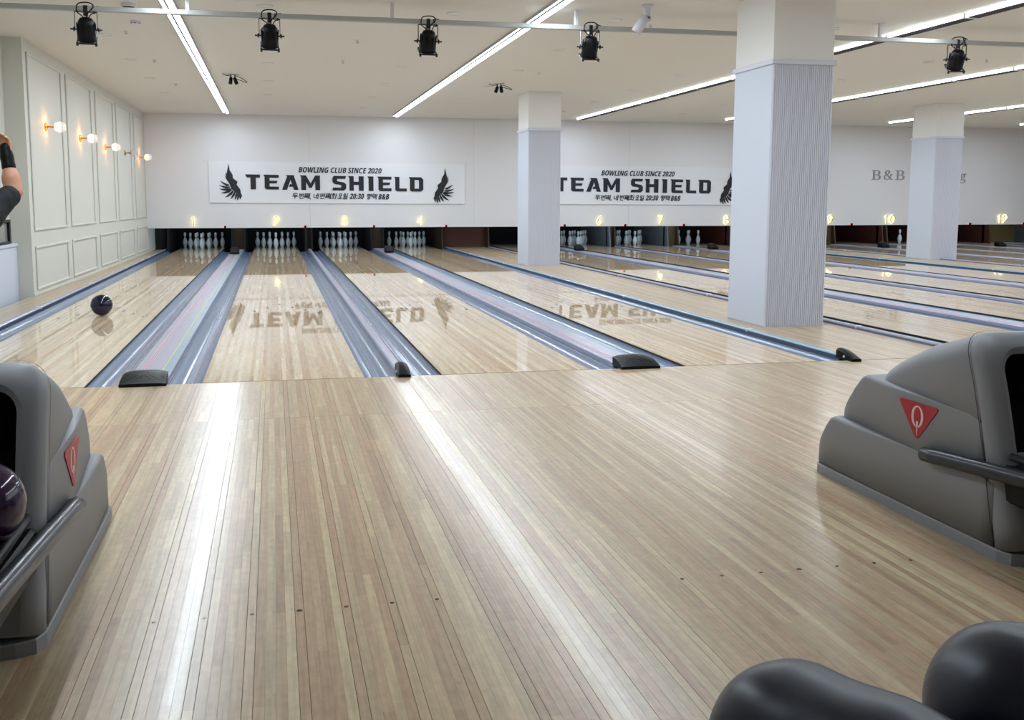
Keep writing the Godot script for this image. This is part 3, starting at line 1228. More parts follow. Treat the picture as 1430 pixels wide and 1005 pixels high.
func ball_returns() -> void:
	var t := thing("ball_return", "grey moulded ball return hood with red triangular badge at the left edge", "ball return", Vector3(-0.885, 0, 0), 0.0, "ball returns")
	var W := 0.214
	# plinth
	var pl := begin()
	var rings := []
	for y in [0.0, 0.036, 0.04]:
		var ring := []
		var g := 0.0 if y < 0.038 else -0.004
		for k in 17:
			var a := PI * k / 16
			ring.append(Vector3(-cos(a) * (W + 0.004 + g), y, 2.78 - pow(sin(a), 0.45) * (0.122 + g)))
		for k in 9:
			var a := PI * k / 8
			ring.append(Vector3(cos(a) * (W + 0.004 + g), y, 3.82 + pow(sin(a), 0.6) * (0.085 + g)))
		rings.append(ring)
	loft(pl, rings)
	obj("plinth", pl, M.hood, t)
	obj("lower_shell", tier(2.655, 3.785, 0.044, W + 0.002, 0.1, [[2.655, 0.05], [2.68, 0.1], [2.72, 0.168], [2.77, 0.238], [2.80, 0.27], [3.74, 0.262], [3.785, 0.25]], 0.018, true, 0.012), M.hood, t)
	obj("middle_shell", tier(2.78, 3.735, 0.2, W - 0.0015, 0.11, [[2.78, 0.245], [2.82, 0.3], [2.87, 0.365], [2.92, 0.425], [2.97, 0.472], [3.0, 0.482], [3.44, 0.468], [3.66, 0.46], [3.735, 0.43]], 0.018, true, 0.042), M.hood, t)
	obj("upper_shell", tier(3.02, 3.70, 0.35, W - 0.003, 0.16, [[3.02, 0.486], [3.1, 0.536], [3.2, 0.588], [3.35, 0.654], [3.48, 0.694], [3.6, 0.73], [3.64, 0.72], [3.67, 0.7], [3.70, 0.672]], 0.08, false, 0.04), M.hood, t)
	# front bezel with its dark mouth
	var outline := func(inset: float, y0: float, y1: float, r: float) -> Array:
		var o := []
		var w := W - inset
		for k in 7:
			var a := PI - PI / 2 * k / 6
			o.append(Vector2(-w + r + cos(a) * r, y1 - r + sin(a) * r))
		for k in 7:
			var a := PI / 2 - PI / 2 * k / 6
			o.append(Vector2(w - r + cos(a) * r, y1 - r + sin(a) * r))
		for k in 7:
			o.append(Vector2(w, lerpf(y1 - r, y0, (k + 1) / 7.0)))
		for k in 6:
			o.append(Vector2(lerpf(w, -w, (k + 1) / 6.0), y0))
		for k in 6:
			o.append(Vector2(-w, lerpf(y0, y1 - r, (k + 1) / 7.0)))
		return o
	var bz := begin(true)
	var rr := []
	for s in [[0.0, 0.006], [0.004, 0.0], [0.03, 0.0], [0.052, 0.006], [0.067, 0.018], [0.077, 0.036], [0.079, 0.05]]:
		var ring := []
		for q in outline.call(s[1], 0.044 + s[1] * 0.3, 0.737 - s[1] * 0.8, 0.085):
			ring.append(Vector3(q.x, q.y, seam_z(q.y) + 0.004 + s[0]))
		rr.append(ring)
	loft(bz, rr, false, false)
	obj("front_bezel", bz, M.hood, t)
	var fb := begin(true)
	var hole := []
	var back := []
	var face := []
	for q in outline.call(0.05, 0.059, 0.697, 0.085):
		face.append(Vector3(q.x, q.y, seam_z(q.y) + 0.083))
	for q in outline.call(0.066, 0.36, 0.675, 0.06):
		hole.append(Vector3(q.x, q.y, seam_z(q.y) + 0.076))
		back.append(Vector3(q.x * 0.95, maxf(q.y, 0.5), seam_z(q.y) - 0.02))
	for k in face.size():
		var l := (k + 1) % face.size()
		quad(fb, face[k], face[l], hole[l], hole[k], Vector3(0, 0.2, 1))
	obj("mouth_surround", fb, M.hood, t)
	var mo := begin()
	for k in hole.size():
		var l := (k + 1) % hole.size()
		quad(mo, hole[k], hole[l], back[l], back[k], Vector3(0, 0.52, 3.6) - (hole[k] + hole[l]) / 2)
	var mid := Vector3(0, 0.52, seam_z(0.5) - 0.02)
	for k in back.size():
		tri(mo, mid, back[k], back[(k + 1) % back.size()], Vector3.BACK)
	obj("ball_mouth", mo, M.mouth_black, t)
	# the dark joint between bezel and shells
	var sj := begin(true)
	var sr := []
	for s in [-0.002, 0.0025]:
		var ring := []
		for q in outline.call(-0.0032, 0.044, 0.7395, 0.085):
			ring.append(Vector3(q.x, q.y, seam_z(q.y) + s))
		sr.append(ring)
	loft(sj, sr, false, false)
	obj("seam_gasket", sj, M.hood_seam, t)
	# badges on both sides
	for s in [-1.0, 1.0]:
		var xf := Transform3D(Basis(Vector3(0, 0, -s), Vector3(0, 1, 0), Vector3(s, 0, 0)), Vector3(s * (W - 0.0012), 0.386, 3.38))
		var tr := begin()
		var pts := PackedVector2Array()
		for c in [[Vector2(-0.117, 0.058), Vector2(0.117, 0.058), Vector2(0.0, -0.085)]]:
			for k in 3:
				var p: Vector2 = c[k]
				var a: Vector2 = (c[(k + 2) % 3] - p).normalized() * 0.022
				var b: Vector2 = (c[(k + 1) % 3] - p).normalized() * 0.022
				for j in 5:
					var u := j / 4.0
					pts.append(p + a * (1 - u) * (1 - u) + b * u * u)
		prism(tr, pts, -0.002, 0.003, xf)
		var bd := obj("badge", tr, M.badge_red, t)
		bd.set_meta("label", "red triangular badge with a white letter Q")
		var lq := begin()
		var nq := 26
		for k in nq:
			var g0 := -PI / 2 + 0.25 + (TAU - 0.5) * k / nq
			var g1 := -PI / 2 + 0.25 + (TAU - 0.5) * (k + 1) / nq
			var q := []
			for e in [[g0, 1.0], [g1, 1.0], [g1, 0.0], [g0, 0.0]]:
				var th: float = 0.007 + 0.006 * absf(cos(e[0]))
				q.append(xf * Vector3(cos(e[0]) * (0.034 - (0.0 if e[1] > 0.5 else th)), 0.006 + sin(e[0]) * (0.041 - (0.0 if e[1] > 0.5 else th * 0.7)), 0.0036))
			quad(lq, q[0], q[1], q[2], q[3], xf.basis.z)
		prism(lq, PackedVector2Array([Vector2(-0.006, -0.012), Vector2(0.006, -0.012), Vector2(0.002, -0.06), Vector2(0.0, -0.068)]), 0.0028, 0.0038, xf)
		obj("badge_letter", lq, M.badge_white, bd)
	# rails that lead the balls out, tray and leg
	for s in [-1.0, 1.0]:
		var rl := begin(true)
		tube(rl, curve([Vector3(s * 0.238, 0.272, 3.46), Vector3(s * 0.239, 0.31, 3.9), Vector3(s * 0.236, 0.352, 4.5), Vector3(s * 0.225, 0.36, 4.95)], 5), 0.027, 18)
		obj("guide_rail", rl, M.steel, t)
		var ir := begin(true)
		tube(ir, [Vector3(s * 0.055, 0.345, 3.7), Vector3(s * 0.055, 0.335, 4.95)], 0.013, 10)
		obj("ball_runner", ir, M.rail_black, t)
		var ir2 := begin(true)
		tube(ir2, [Vector3(s * 0.182, 0.352, 3.82), Vector3(s * 0.182, 0.335, 4.95)], 0.014, 10)
		obj("ball_runner", ir2, M.rail_black, t)
		var br := begin()
		span(br, Vector3(minf(s * 0.205, s * 0.238), 0.25, 3.44), Vector3(maxf(s * 0.205, s * 0.238), 0.29, 3.52), 0.006)
		obj("rail_bracket", br, M.steel, t)
	var fe := begin(true)
	tube(fe, curve([Vector3(-0.225, 0.36, 4.95), Vector3(-0.12, 0.362, 5.06), Vector3(0.12, 0.362, 5.06), Vector3(0.225, 0.36, 4.95)], 6), 0.027, 14)
	obj("rail_end_bar", fe, M.steel, t)
	var tp := begin()
	span(tp, Vector3(-0.2, 0.2, 3.76), Vector3(0.2, 0.322, 4.95), 0.01)
	obj("ball_tray", tp, M.black_plastic, t)
	var lg := begin()
	span(lg, Vector3(-0.09, 0.0, 4.55), Vector3(0.09, 0.2, 4.75), 0.015)
	obj("tray_leg", lg, M.black_plastic, t)
	dup(t, Vector3(2.488, 0, -0.022), "grey moulded ball return hood with red triangular badge at the right edge")


# =============================== banners and signs ===============================
func banners() -> void:
	var b := thing("banner", "white TEAM SHIELD banner with black wings, at left above lanes one to four", "banner", Vector3(1.5, 1.57, MASK_Z), 0.0, "TEAM SHIELD banners on the far wall")
	var st := begin(true)
	var nx := 72
	var ny := 14
	var noise := FastNoiseLite.new()
	noise.seed = 4
	noise.frequency = 0.9
	var grid := []
	for j in ny + 1:
		var row := []
		for i in nx + 1:
			var u := float(i) / nx
			var v := float(j) / ny
			var x := -2.97 + 5.94 * u
			var y := -0.455 - 0.03 * (u - 0.5) + 0.94 * v
			var edge := minf(minf(u, 1 - u) * 12.0, minf(v, 1 - v) * 5.0)
			row.append(Vector3(x, y, 0.022 + noise.get_noise_2d(x * 1.2 + y * 2.4, y * 0.9 - x * 0.5) * 0.009 * minf(edge, 1.0)))
		grid.append(row)
	for j in ny:
		for i in nx:
			quad(st, grid[j][i], grid[j][i + 1], grid[j + 1][i + 1], grid[j + 1][i], Vector3.BACK)
	obj("cloth", st, M.banner_cloth, b)
	var hem := begin(true)
	tube(hem, [grid[0][0], grid[0][nx / 2], grid[0][nx]], 0.006, 6)
	obj("hem", hem, M.banner_cloth, b)
	for e in [[grid[ny][0], Vector3(-3.08, 0.52, 0.003)], [grid[ny][nx], Vector3(3.08, 0.5, 0.003)]]:
		var c := begin(true)
		tube(c, [e[0], e[1]], 0.003, 5)
		obj("tie_cord", c, M.white_metal, b)
	# big letters: outlines in a unit box, put where the photograph has them (x from the banner's middle)
	var L := {
		"T": [[0, 1, 1, 1, 1, .79, .13, .79], [.36, .79, .36, 0, .72, 0, .72, .79]],
		"E": [[0, 1, 1, 1, 1, .8, .4, .8, .4, .6, .92, .6, .86, .42, .4, .42, .4, .2, 1, .2, 1, 0, .2, 0, .08, .1, .08, .85]],
		"A": [[0, 0, .32, .9, .22, 1, .72, 1, 1, 0, .72, 0, .66, .2, .42, .2, .48, .38, .6, .38, .53, .68, .3, 0]],
		"M": [[0, 1, .3, 1, .53, .45, .76, 1, 1, 1, 1, 0, .76, 0, .76, .6, .58, .15, .46, .15, .3, .55, .3, 0, .06, 0, .06, .88]],
		"S": [[.12, 1, 1, 1, .94, .8, .38, .8, .33, .72, .38, .63, .85, .56, 1, .42, 1, .14, .84, 0, 0, 0, .06, .2, .6, .2, .67, .28, .6, .38, .16, .44, .02, .58, .02, .86]],
		"H": [[0, 1, .36, 1, .36, .62, .68, .62, .68, 1, 1, 1, 1, 0, .68, 0, .68, .4, .36, .4, .36, 0, .08, 0, .08, .85]],
		"I": [[0, 1, 1, 1, 1, 0, .2, 0, .2, .85]],
		"L": [[0, 1, .42, 1, .42, .2, 1, .2, 1, 0, .2, 0, .08, .1, .08, .85]],
		"D": [[0, 1, .4, 1, .4, 0, .2, 0, .08, .1, .08, .85], [.4, 1, .85, 1, .68, .8, .4, .8], [.85, 1, 1, .85, 1, .15, .85, 0, .68, .2, .7, .26, .7, .74, .68, .8], [.4, .2, .68, .2, .85, 0, .4, 0]],
	}
	var at := [["T", -.669, -.332], ["E", -.257, .091], ["A", .16, .538], ["M", .573, 1.032], ["S", 1.314, 1.637], ["H", 1.684, 2.047], ["I", 2.135, 2.277], ["E", 2.369, 2.703], ["L", 2.767, 3.066], ["D", 3.114, 3.462]]
	for q in at:
		var s := begin()
		for flat in L[q[0]]:
			var poly := PackedVector2Array()
			for k in range(0, flat.size(), 2):
				var x: float = q[1] - 1.5 + flat[k] * (q[2] - q[1])
				poly.append(Vector2(x, 1.433 - 1.57 - 0.0107 * (x + 2.0) + flat[k + 1] * 0.338))
			prism(s, poly, 0.031, 0.033)
		obj("printed_letter", s, M.print_black, b)
	var top := letters("BOWLING CLUB SINCE 2020", system_font("Droid Sans", true, 0.3), 0.128, 0.002, 1.94, 0.2)
	var o := obj("printed_line", top, M.print_black, b)
	o.position = Vector3(0.012, 0.308, 0.031)
	o.rotation.z = -0.0095
	# the lower line: Korean syllables drawn stroke by stroke, figures and B&B from the font
	var H := {
		"du": [[.15, .95, .85, .95], [.15, .95, .15, .62, .85, .62], [0, .4, 1, .4], [.5, .4, .5, 0]],
		"beon": [[.08, .97, .08, .45, .5, .45, .5, .97], [.08, .72, .5, .72], [.86, 1, .86, .32], [.62, .68, .86, .68], [.22, .27, .22, .03, .9, .03]],
		"jjae": [[0, .9, .28, .9], [.15, .9, 0, .2], [.15, .7, .28, .2], [.33, .9, .61, .9], [.48, .9, .33, .2], [.48, .7, .61, .2], [.74, .96, .74, .04], [.97, 1, .97, 0], [.74, .5, .97, .5]],
		"ne": [[.06, .85, .06, .25, .45, .25], [.68, .96, .68, .04], [.93, 1, .93, 0], [.46, .6, .68, .6]],
		"hwa": [[.22, 1, .42, 1], [.04, .86, .6, .86], [.32, .76, .46, .7, .48, .58, .4, .5, .32, .48, .22, .5, .16, .6, .2, .7, .32, .76], [.32, .4, .32, .18], [0, .16, .65, .16], [.8, 1, .8, 0], [.8, .55, 1, .55]],
		"yo": [[.5, 1, .68, .95, .75, .78, .68, .6, .5, .54, .32, .6, .25, .78, .32, .95, .5, 1], [.33, .42, .33, .14], [.67, .42, .67, .14], [0, .1, 1, .1]],
		"il": [[.3, .98, .45, .92, .5, .78, .42, .62, .3, .57, .16, .62, .1, .78, .16, .92, .3, .98], [.85, 1, .85, .52], [.2, .42, .9, .42, .9, .22, .2, .22, .2, .02, .95, .02]],
		"pyeong": [[.05, .94, .6, .94], [.2, .94, .2, .58], [.45, .94, .45, .58], [0, .58, .62, .58], [.88, 1, .88, .42], [.66, .84, .88, .84], [.66, .67, .88, .67], [.5, .38, .66, .32, .72, .2, .64, .07, .5, .02, .34, .07, .28, .2, .34, .32, .5, .38]],
		"taek": [[.52, .95, .05, .95, .05, .5, .52, .5], [.05, .73, .5, .73], [.68, .98, .68, .42], [.93, 1, .93, .4], [.68, .68, .93, .68], [.2, .28, .9, .28, .9, 0]],
		"comma": [[.3, .12, .1, -.1]],
	}
	var spots := [["du", .399, .118], ["beon", .548, .115], ["jjae", .674, .115], ["comma", .806, .05], ["ne", .88, .115], ["beon", 1.029, .115], ["jjae", 1.161, .115], ["hwa", 1.294, .125], ["yo", 1.444, .1], ["il", 1.56, .11], ["pyeong", 2.114, .115], ["taek", 2.243, .115]]
	for q in spots:
		var s := begin()
		for line in H[q[0]]:
			var pts := []
			for k in range(0, line.size(), 2):
				var x: float = q[1] - 1.5 + line[k] * q[2]
				pts.append(Vector2(x + (line[k + 1] - 0.5) * 0.026, 1.222 - 1.57 - 0.0085 * (x + 1.0) + line[k + 1] * 0.127))
			for k in pts.size() - 1:
				var d: Vector2 = (pts[k + 1] - pts[k]).normalized() * 0.0072
				var nn := Vector2(-d.y, d.x) * 1.15
				prism(s, PackedVector2Array([pts[k] - d * 0.6 + nn, pts[k + 1] + d * 0.6 + nn, pts[k + 1] + d * 0.6 - nn, pts[k] - d * 0.6 - nn]), 0.031, 0.033)
		obj("printed_syllable", s, M.print_black, b)
	for q in [["20:30", 1.711, 2.063, 1.277], ["B&B", 2.384, 2.655, 1.268]]:
		var l := letters(q[0], system_font("Droid Sans", true, 0.4), 0.128, 0.002, q[2] - q[1], 0.2)
		var p := obj("printed_figures", l, M.print_black, b)
		p.position = Vector3((q[1] + q[2]) / 2 - 1.5, q[3] - 1.57, 0.031)
	# wings: overlapping feathers
	for side in [1.0, -1.0]:
		var s := begin()
		var c := Vector2(-1.025, 2.014) if side > 0 else Vector2(3.988, 1.951)
		var wing := func(x: float, y: float) -> Vector2:
			return Vector2(c.x - 1.5 + side * (x - 281.0) * 0.00222, c.y - 1.57 - (y - 97.0) * 0.0023)
		var blob := [262, 178, 283, 97, 290, 160, 318, 205, 322, 240, 366, 275, 357, 305, 392, 352, 396, 385, 408, 412, 398, 430, 385, 405, 340, 380, 302, 345, 287, 300, 262, 262, 252, 215]
		var poly := PackedVector2Array()
		for k in range(0, blob.size(), 2):
			poly.append(wing.call(float(blob[k]), float(blob[k + 1])))
		prism(s, poly, 0.031, 0.033)
		var feathers := [[243, 180, 280, 252, 5], [237, 206, 290, 282, 5], [190, 264, 282, 312, 7], [179, 309, 288, 330, 7], [178, 344, 295, 346, 7], [195, 388, 305, 352, 8], [234, 432, 320, 366, 8], [290, 447, 338, 375, 8], [332, 457, 358, 380, 8], [357, 462, 378, 385, 8], [385, 452, 395, 392, 7]]
		for f in feathers:
			var tip := Vector2(f[0], f[1])
			var base := Vector2(f[2], f[3])
			var d := base - tip
			var nn := Vector2(-d.y, d.x).normalized() * float(f[4]) * 1.35
			var bow := Vector2(0, 0.1 * d.length())
			var fp := PackedVector2Array()
			for p in [tip, tip + d * 0.35 + nn * 0.85 + bow * 0.7, tip + d * 0.75 + nn + bow, base + nn * 0.6, base - nn * 0.6, tip + d * 0.75 - nn + bow * 0.7, tip + d * 0.35 - nn * 0.7 + bow * 0.7]:
				fp.append(wing.call(p.x, p.y))
			if Geometry2D.triangulate_polygon(fp).size():
				prism(s, fp, 0.031, 0.033)
		obj("printed_wing", s, M.print_black, b)
	dup(b, Vector3(1.5 + 7.362, 1.545, MASK_Z), "white TEAM SHIELD banner partly hidden by two pillars, above lanes five to eight")


func wall_signs() -> void:
	var spots := [[0.85, 1.8, "grey raised B&B Bowling sign showing faintly through the left banner"], [8.69, 1.83, "grey raised B&B Bowling sign showing faintly through the right banner"], [16.77, 1.86, "grey raised B&B Bowling sign cut by the rightmost pillar"]]
	var f := system_font("Droid Serif")
	for s in spots:
		var t := thing("wall_sign", s[2], "sign", Vector3(s[0], s[1] - 0.12, MASK_Z), 0.0, "grey wall lettering")
		var text := "B&B Bowling"
		var x := -1.41
		for ch in [["B", 0.0, 0.27], ["&", 0.36, 0.27], ["B", 0.70, 0.27], ["B", 1.23, 0.27], ["o", 1.56, 0.19], ["w", 1.79, 0.28], ["l", 2.12, 0.08], ["i", 2.25, 0.08], ["n", 2.38, 0.2], ["g", 2.63, 0.2]]:
			var tall := 0.25
			var y := 0.0
			if ch[0] in ["o", "w", "n"]:
				tall = 0.18
				y = -0.035
			elif ch[0] == "g":
				tall = 0.26
				y = -0.075
			var l := letters(ch[0], f, tall, 0.014, ch[2])
			var o := obj("sign_letter", l, M.sign_grey, t)
			o.position = Vector3(x + ch[1] + ch[2] / 2, 0.12 + y, 0.0)


# the strokes of a figure, in a box one unit high about its middle
func digit_strokes(d: String) -> Array:
	var bow := func(cx: float, cy: float, rx: float, ry: float, a0: float, a1: float) -> Array:
		var o := []
		for k in 13:
			var a := lerpf(a0, a1, k / 12.0)
			o.append(Vector2(cx + cos(a) * rx, cy + sin(a) * ry))
		return o
	match d:
		"0": return [bow.call(0.0, 0.0, 0.42, 0.5, 0.0, TAU)]
		"1": return [[Vector2(-0.22, 0.3), Vector2(-0.05, 0.38), Vector2(0.06, 0.5), Vector2(0.06, -0.5)]]
		"2": return [bow.call(0.0, 0.22, 0.36, 0.28, PI * 0.95, -0.3) + [Vector2(-0.36, -0.5), Vector2(0.42, -0.5)]]
		"3": return [bow.call(0.0, 0.25, 0.32, 0.25, PI * 0.85, -PI * 0.5), bow.call(0.0, -0.25, 0.38, 0.25, PI * 0.5, -PI * 0.85)]
		"4": return [[Vector2(0.16, -0.5), Vector2(0.16, 0.5), Vector2(-0.42, -0.2), Vector2(0.42, -0.2)]]
		"5": return [[Vector2(0.34, 0.5), Vector2(-0.26, 0.5), Vector2(-0.32, 0.08)] + bow.call(0.0, -0.18, 0.38, 0.32, PI * 0.7, -PI * 0.85)]
		"6": return [[Vector2(0.26, 0.5), Vector2(-0.1, 0.32), Vector2(-0.34, 0.0)] + bow.call(0.0, -0.2, 0.36, 0.3, PI, -PI)]
		"7": return [[Vector2(-0.38, 0.5), Vector2(0.4, 0.5), Vector2(-0.1, -0.5)]]
		"8": return [bow.call(0.0, 0.26, 0.31, 0.24, -PI / 2, PI * 1.5), bow.call(0.0, -0.24, 0.38, 0.26, PI / 2, PI * 2.5)]
		"9": return [[Vector2(-0.26, -0.5), Vector2(0.1, -0.32), Vector2(0.34, 0.0)] + bow.call(0.0, 0.2, 0.36, 0.3, 0.0, TAU)]
	return []


func lane_numbers() -> void:
	var xs := [0.0, -1.845, 0.014, 1.583, 3.388, 6.09, 7.878, 9.486, 11.275, 14.2, 15.921, 17.6, 19.367]
	for i in range(1, 13):
		var t := thing("lane_number", "glowing pale yellow lane number %s at the bottom of the far wall" % NUM[i], "lane number", Vector3(xs[i], MASK_Y + 0.14, MASK_Z), 0.0, "lit lane numbers")
		var text := str(i)
		var g := begin(true)
		var f := begin(true)
		for c in text.length():
			var dx := (c - (text.length() - 1) / 2.0) * 0.185
			for line in digit_strokes(text[c]):
				var pts := []
				for p in line:
					pts.append(Vector3(dx + p.x * 0.165, p.y * 0.215, 0.026))
				tube(g, pts, 0.0165, 10)
				var fore := []
				for p in pts:
					fore.append(p + Vector3(0, 0, 0.026))
				tube(f, fore, 0.0085, 8)
		obj("glow_letter", g, M.digit_glow, t)
		obj("number_face", f, M.digit_face, t)
		var l := OmniLight3D.new()
		l.name = "number_light"
		l.light_color = Color(1.0, 0.93, 0.6)
		l.light_energy = 0.006
		l.light_size = 0.06
		l.omni_range = 40.0
		l.omni_attenuation = 2.0
		l.shadow_enabled = true
		t.add_child(l)
		l.position = Vector3(0, 0, 0.09)
	var eyes := [[-1.17, "between lanes one and two"], [0.645, "between lanes two and three"], [2.25, "between lanes three and four"], [3.985, "right of lane four"], [6.95, "between lanes five and six"], [8.525, "between lanes six and seven"], [10.09, "between lanes seven and eight"], [14.8, "between lanes nine and ten"], [18.35, "between lanes eleven and twelve"], [20.03, "right of lane twelve"]]
	for e in eyes:
		var t := thing("pin_camera", "tiny black sensor with red light on the mask edge %s" % e[1], "sensor", Vector3(e[0], MASK_Y, MASK_Z), 0.0, "pin sensors")
		var b := begin()
		span(b, Vector3(0.008, -0.012, 0.0), Vector3(0.05, 0.04, 0.06), 0.006)
		obj("sensor_body", b, M.black_plastic, t)
		var r := begin(true)
		lathe(r, [Vector2(0.011, 0), Vector2(0.011, 0.012), Vector2(0.006, 0.018), Vector2(0, 0.019)], 10, Transform3D(Basis(Vector3.RIGHT, PI / 2), Vector3(-0.012, 0.012, 0.0)))
		obj("signal_light", r, M.led_red, t)


# =============================== wall lamps, beam lights, ceiling fittings ===============================
func sconces() -> void:
	var near := Vector3(-2.96, 0, -6.33)
	var dir := Vector3(0.11, 0, -10.37).normalized()
	var along := [1.02, 3.24, 5.4, 7.54, 9.5]
	var hs := [2.137, 2.124, 2.105, 2.102, 2.105]
	for i in 5:
		var on := i != 3
		var at: Vector3 = near + dir * along[i] + Vector3(0, hs[i], 0)
		var t := thing("wall_lamp", "brass wall lamp with glass shade, %s along the panelled wall%s" % [["nearest", "second", "third", "fourth", "farthest"][i], "" if on else ", unlit"], "wall lamp", at, -atan2(0.11, 10.37), "wall lamps on the panelled wall")
		var ax := Basis(Vector3(0, 0, 1), -PI / 2)
		var p := begin(true)
		lathe(p, [Vector2(0.0, 0.03), Vector2(0.012, 0.028), Vector2(0.03, 0.022), Vector2(0.05, 0.012), Vector2(0.055, 0.004), Vector2(0.055, 0.0)], 24, Transform3D(ax, Vector3.ZERO))
		obj("back_plate", p, M.brass, t)
		var s := begin(true)
		lathe(s, [Vector2(0.012, 0.025), Vector2(0.01, 0.06), Vector2(0.014, 0.09), Vector2(0.03, 0.105), Vector2(0.032, 0.112), Vector2(0.0, 0.112)], 16, Transform3D(ax, Vector3.ZERO))
		obj("stem", s, M.brass, t)
		var f := begin(true)
		lathe(f, [Vector2(0.02, 0.11), Vector2(0.05, 0.125), Vector2(0.066, 0.16), Vector2(0.068, 0.185)], 12, Transform3D(ax, Vector3.ZERO))
		obj("inner_shade", f, M.glass_frost if not on else M.bulb_warm, t)
		# petals of cut glass
		for k in 10:
			var g := begin()
			var a := TAU * k / 10
			var xf := Transform3D(Basis(Vector3.RIGHT, a), Vector3.ZERO)
			prism(g, PackedVector2Array([Vector2(0.15, 0.06), Vector2(0.2, 0.072), Vector2(0.25, 0.05), Vector2(0.245, 0.045), Vector2(0.2, 0.062), Vector2(0.15, 0.054)]), -0.018, 0.018, xf)
			obj("glass_petal", g, M.glass_shade, t)
		if on:
			var b := begin(true)
			lathe(b, [Vector2(0.0, 0.045), Vector2(0.008, 0.047), Vector2(0.012, 0.055), Vector2(0.008, 0.063), Vector2(0.0, 0.065)], 10, Transform3D(ax, Vector3(0, 0.0, 0)))
			var l := OmniLight3D.new()
			l.name = "lamp_light"
			l.light_color = Color(1.0, 0.66, 0.36)
			l.light_energy = 0.02
			l.light_size = 0.02
			l.omni_range = 40.0
			l.omni_attenuation = 2.0
			l.shadow_enabled = true
			t.add_child(l)
			l.position = Vector3(0.085, 0.07, 0)
			var l2: OmniLight3D = l.duplicate()
			l2.name = "lamp_light_lower"
			t.add_child(l2)
			l2.position = Vector3(0.085, -0.07, 0)


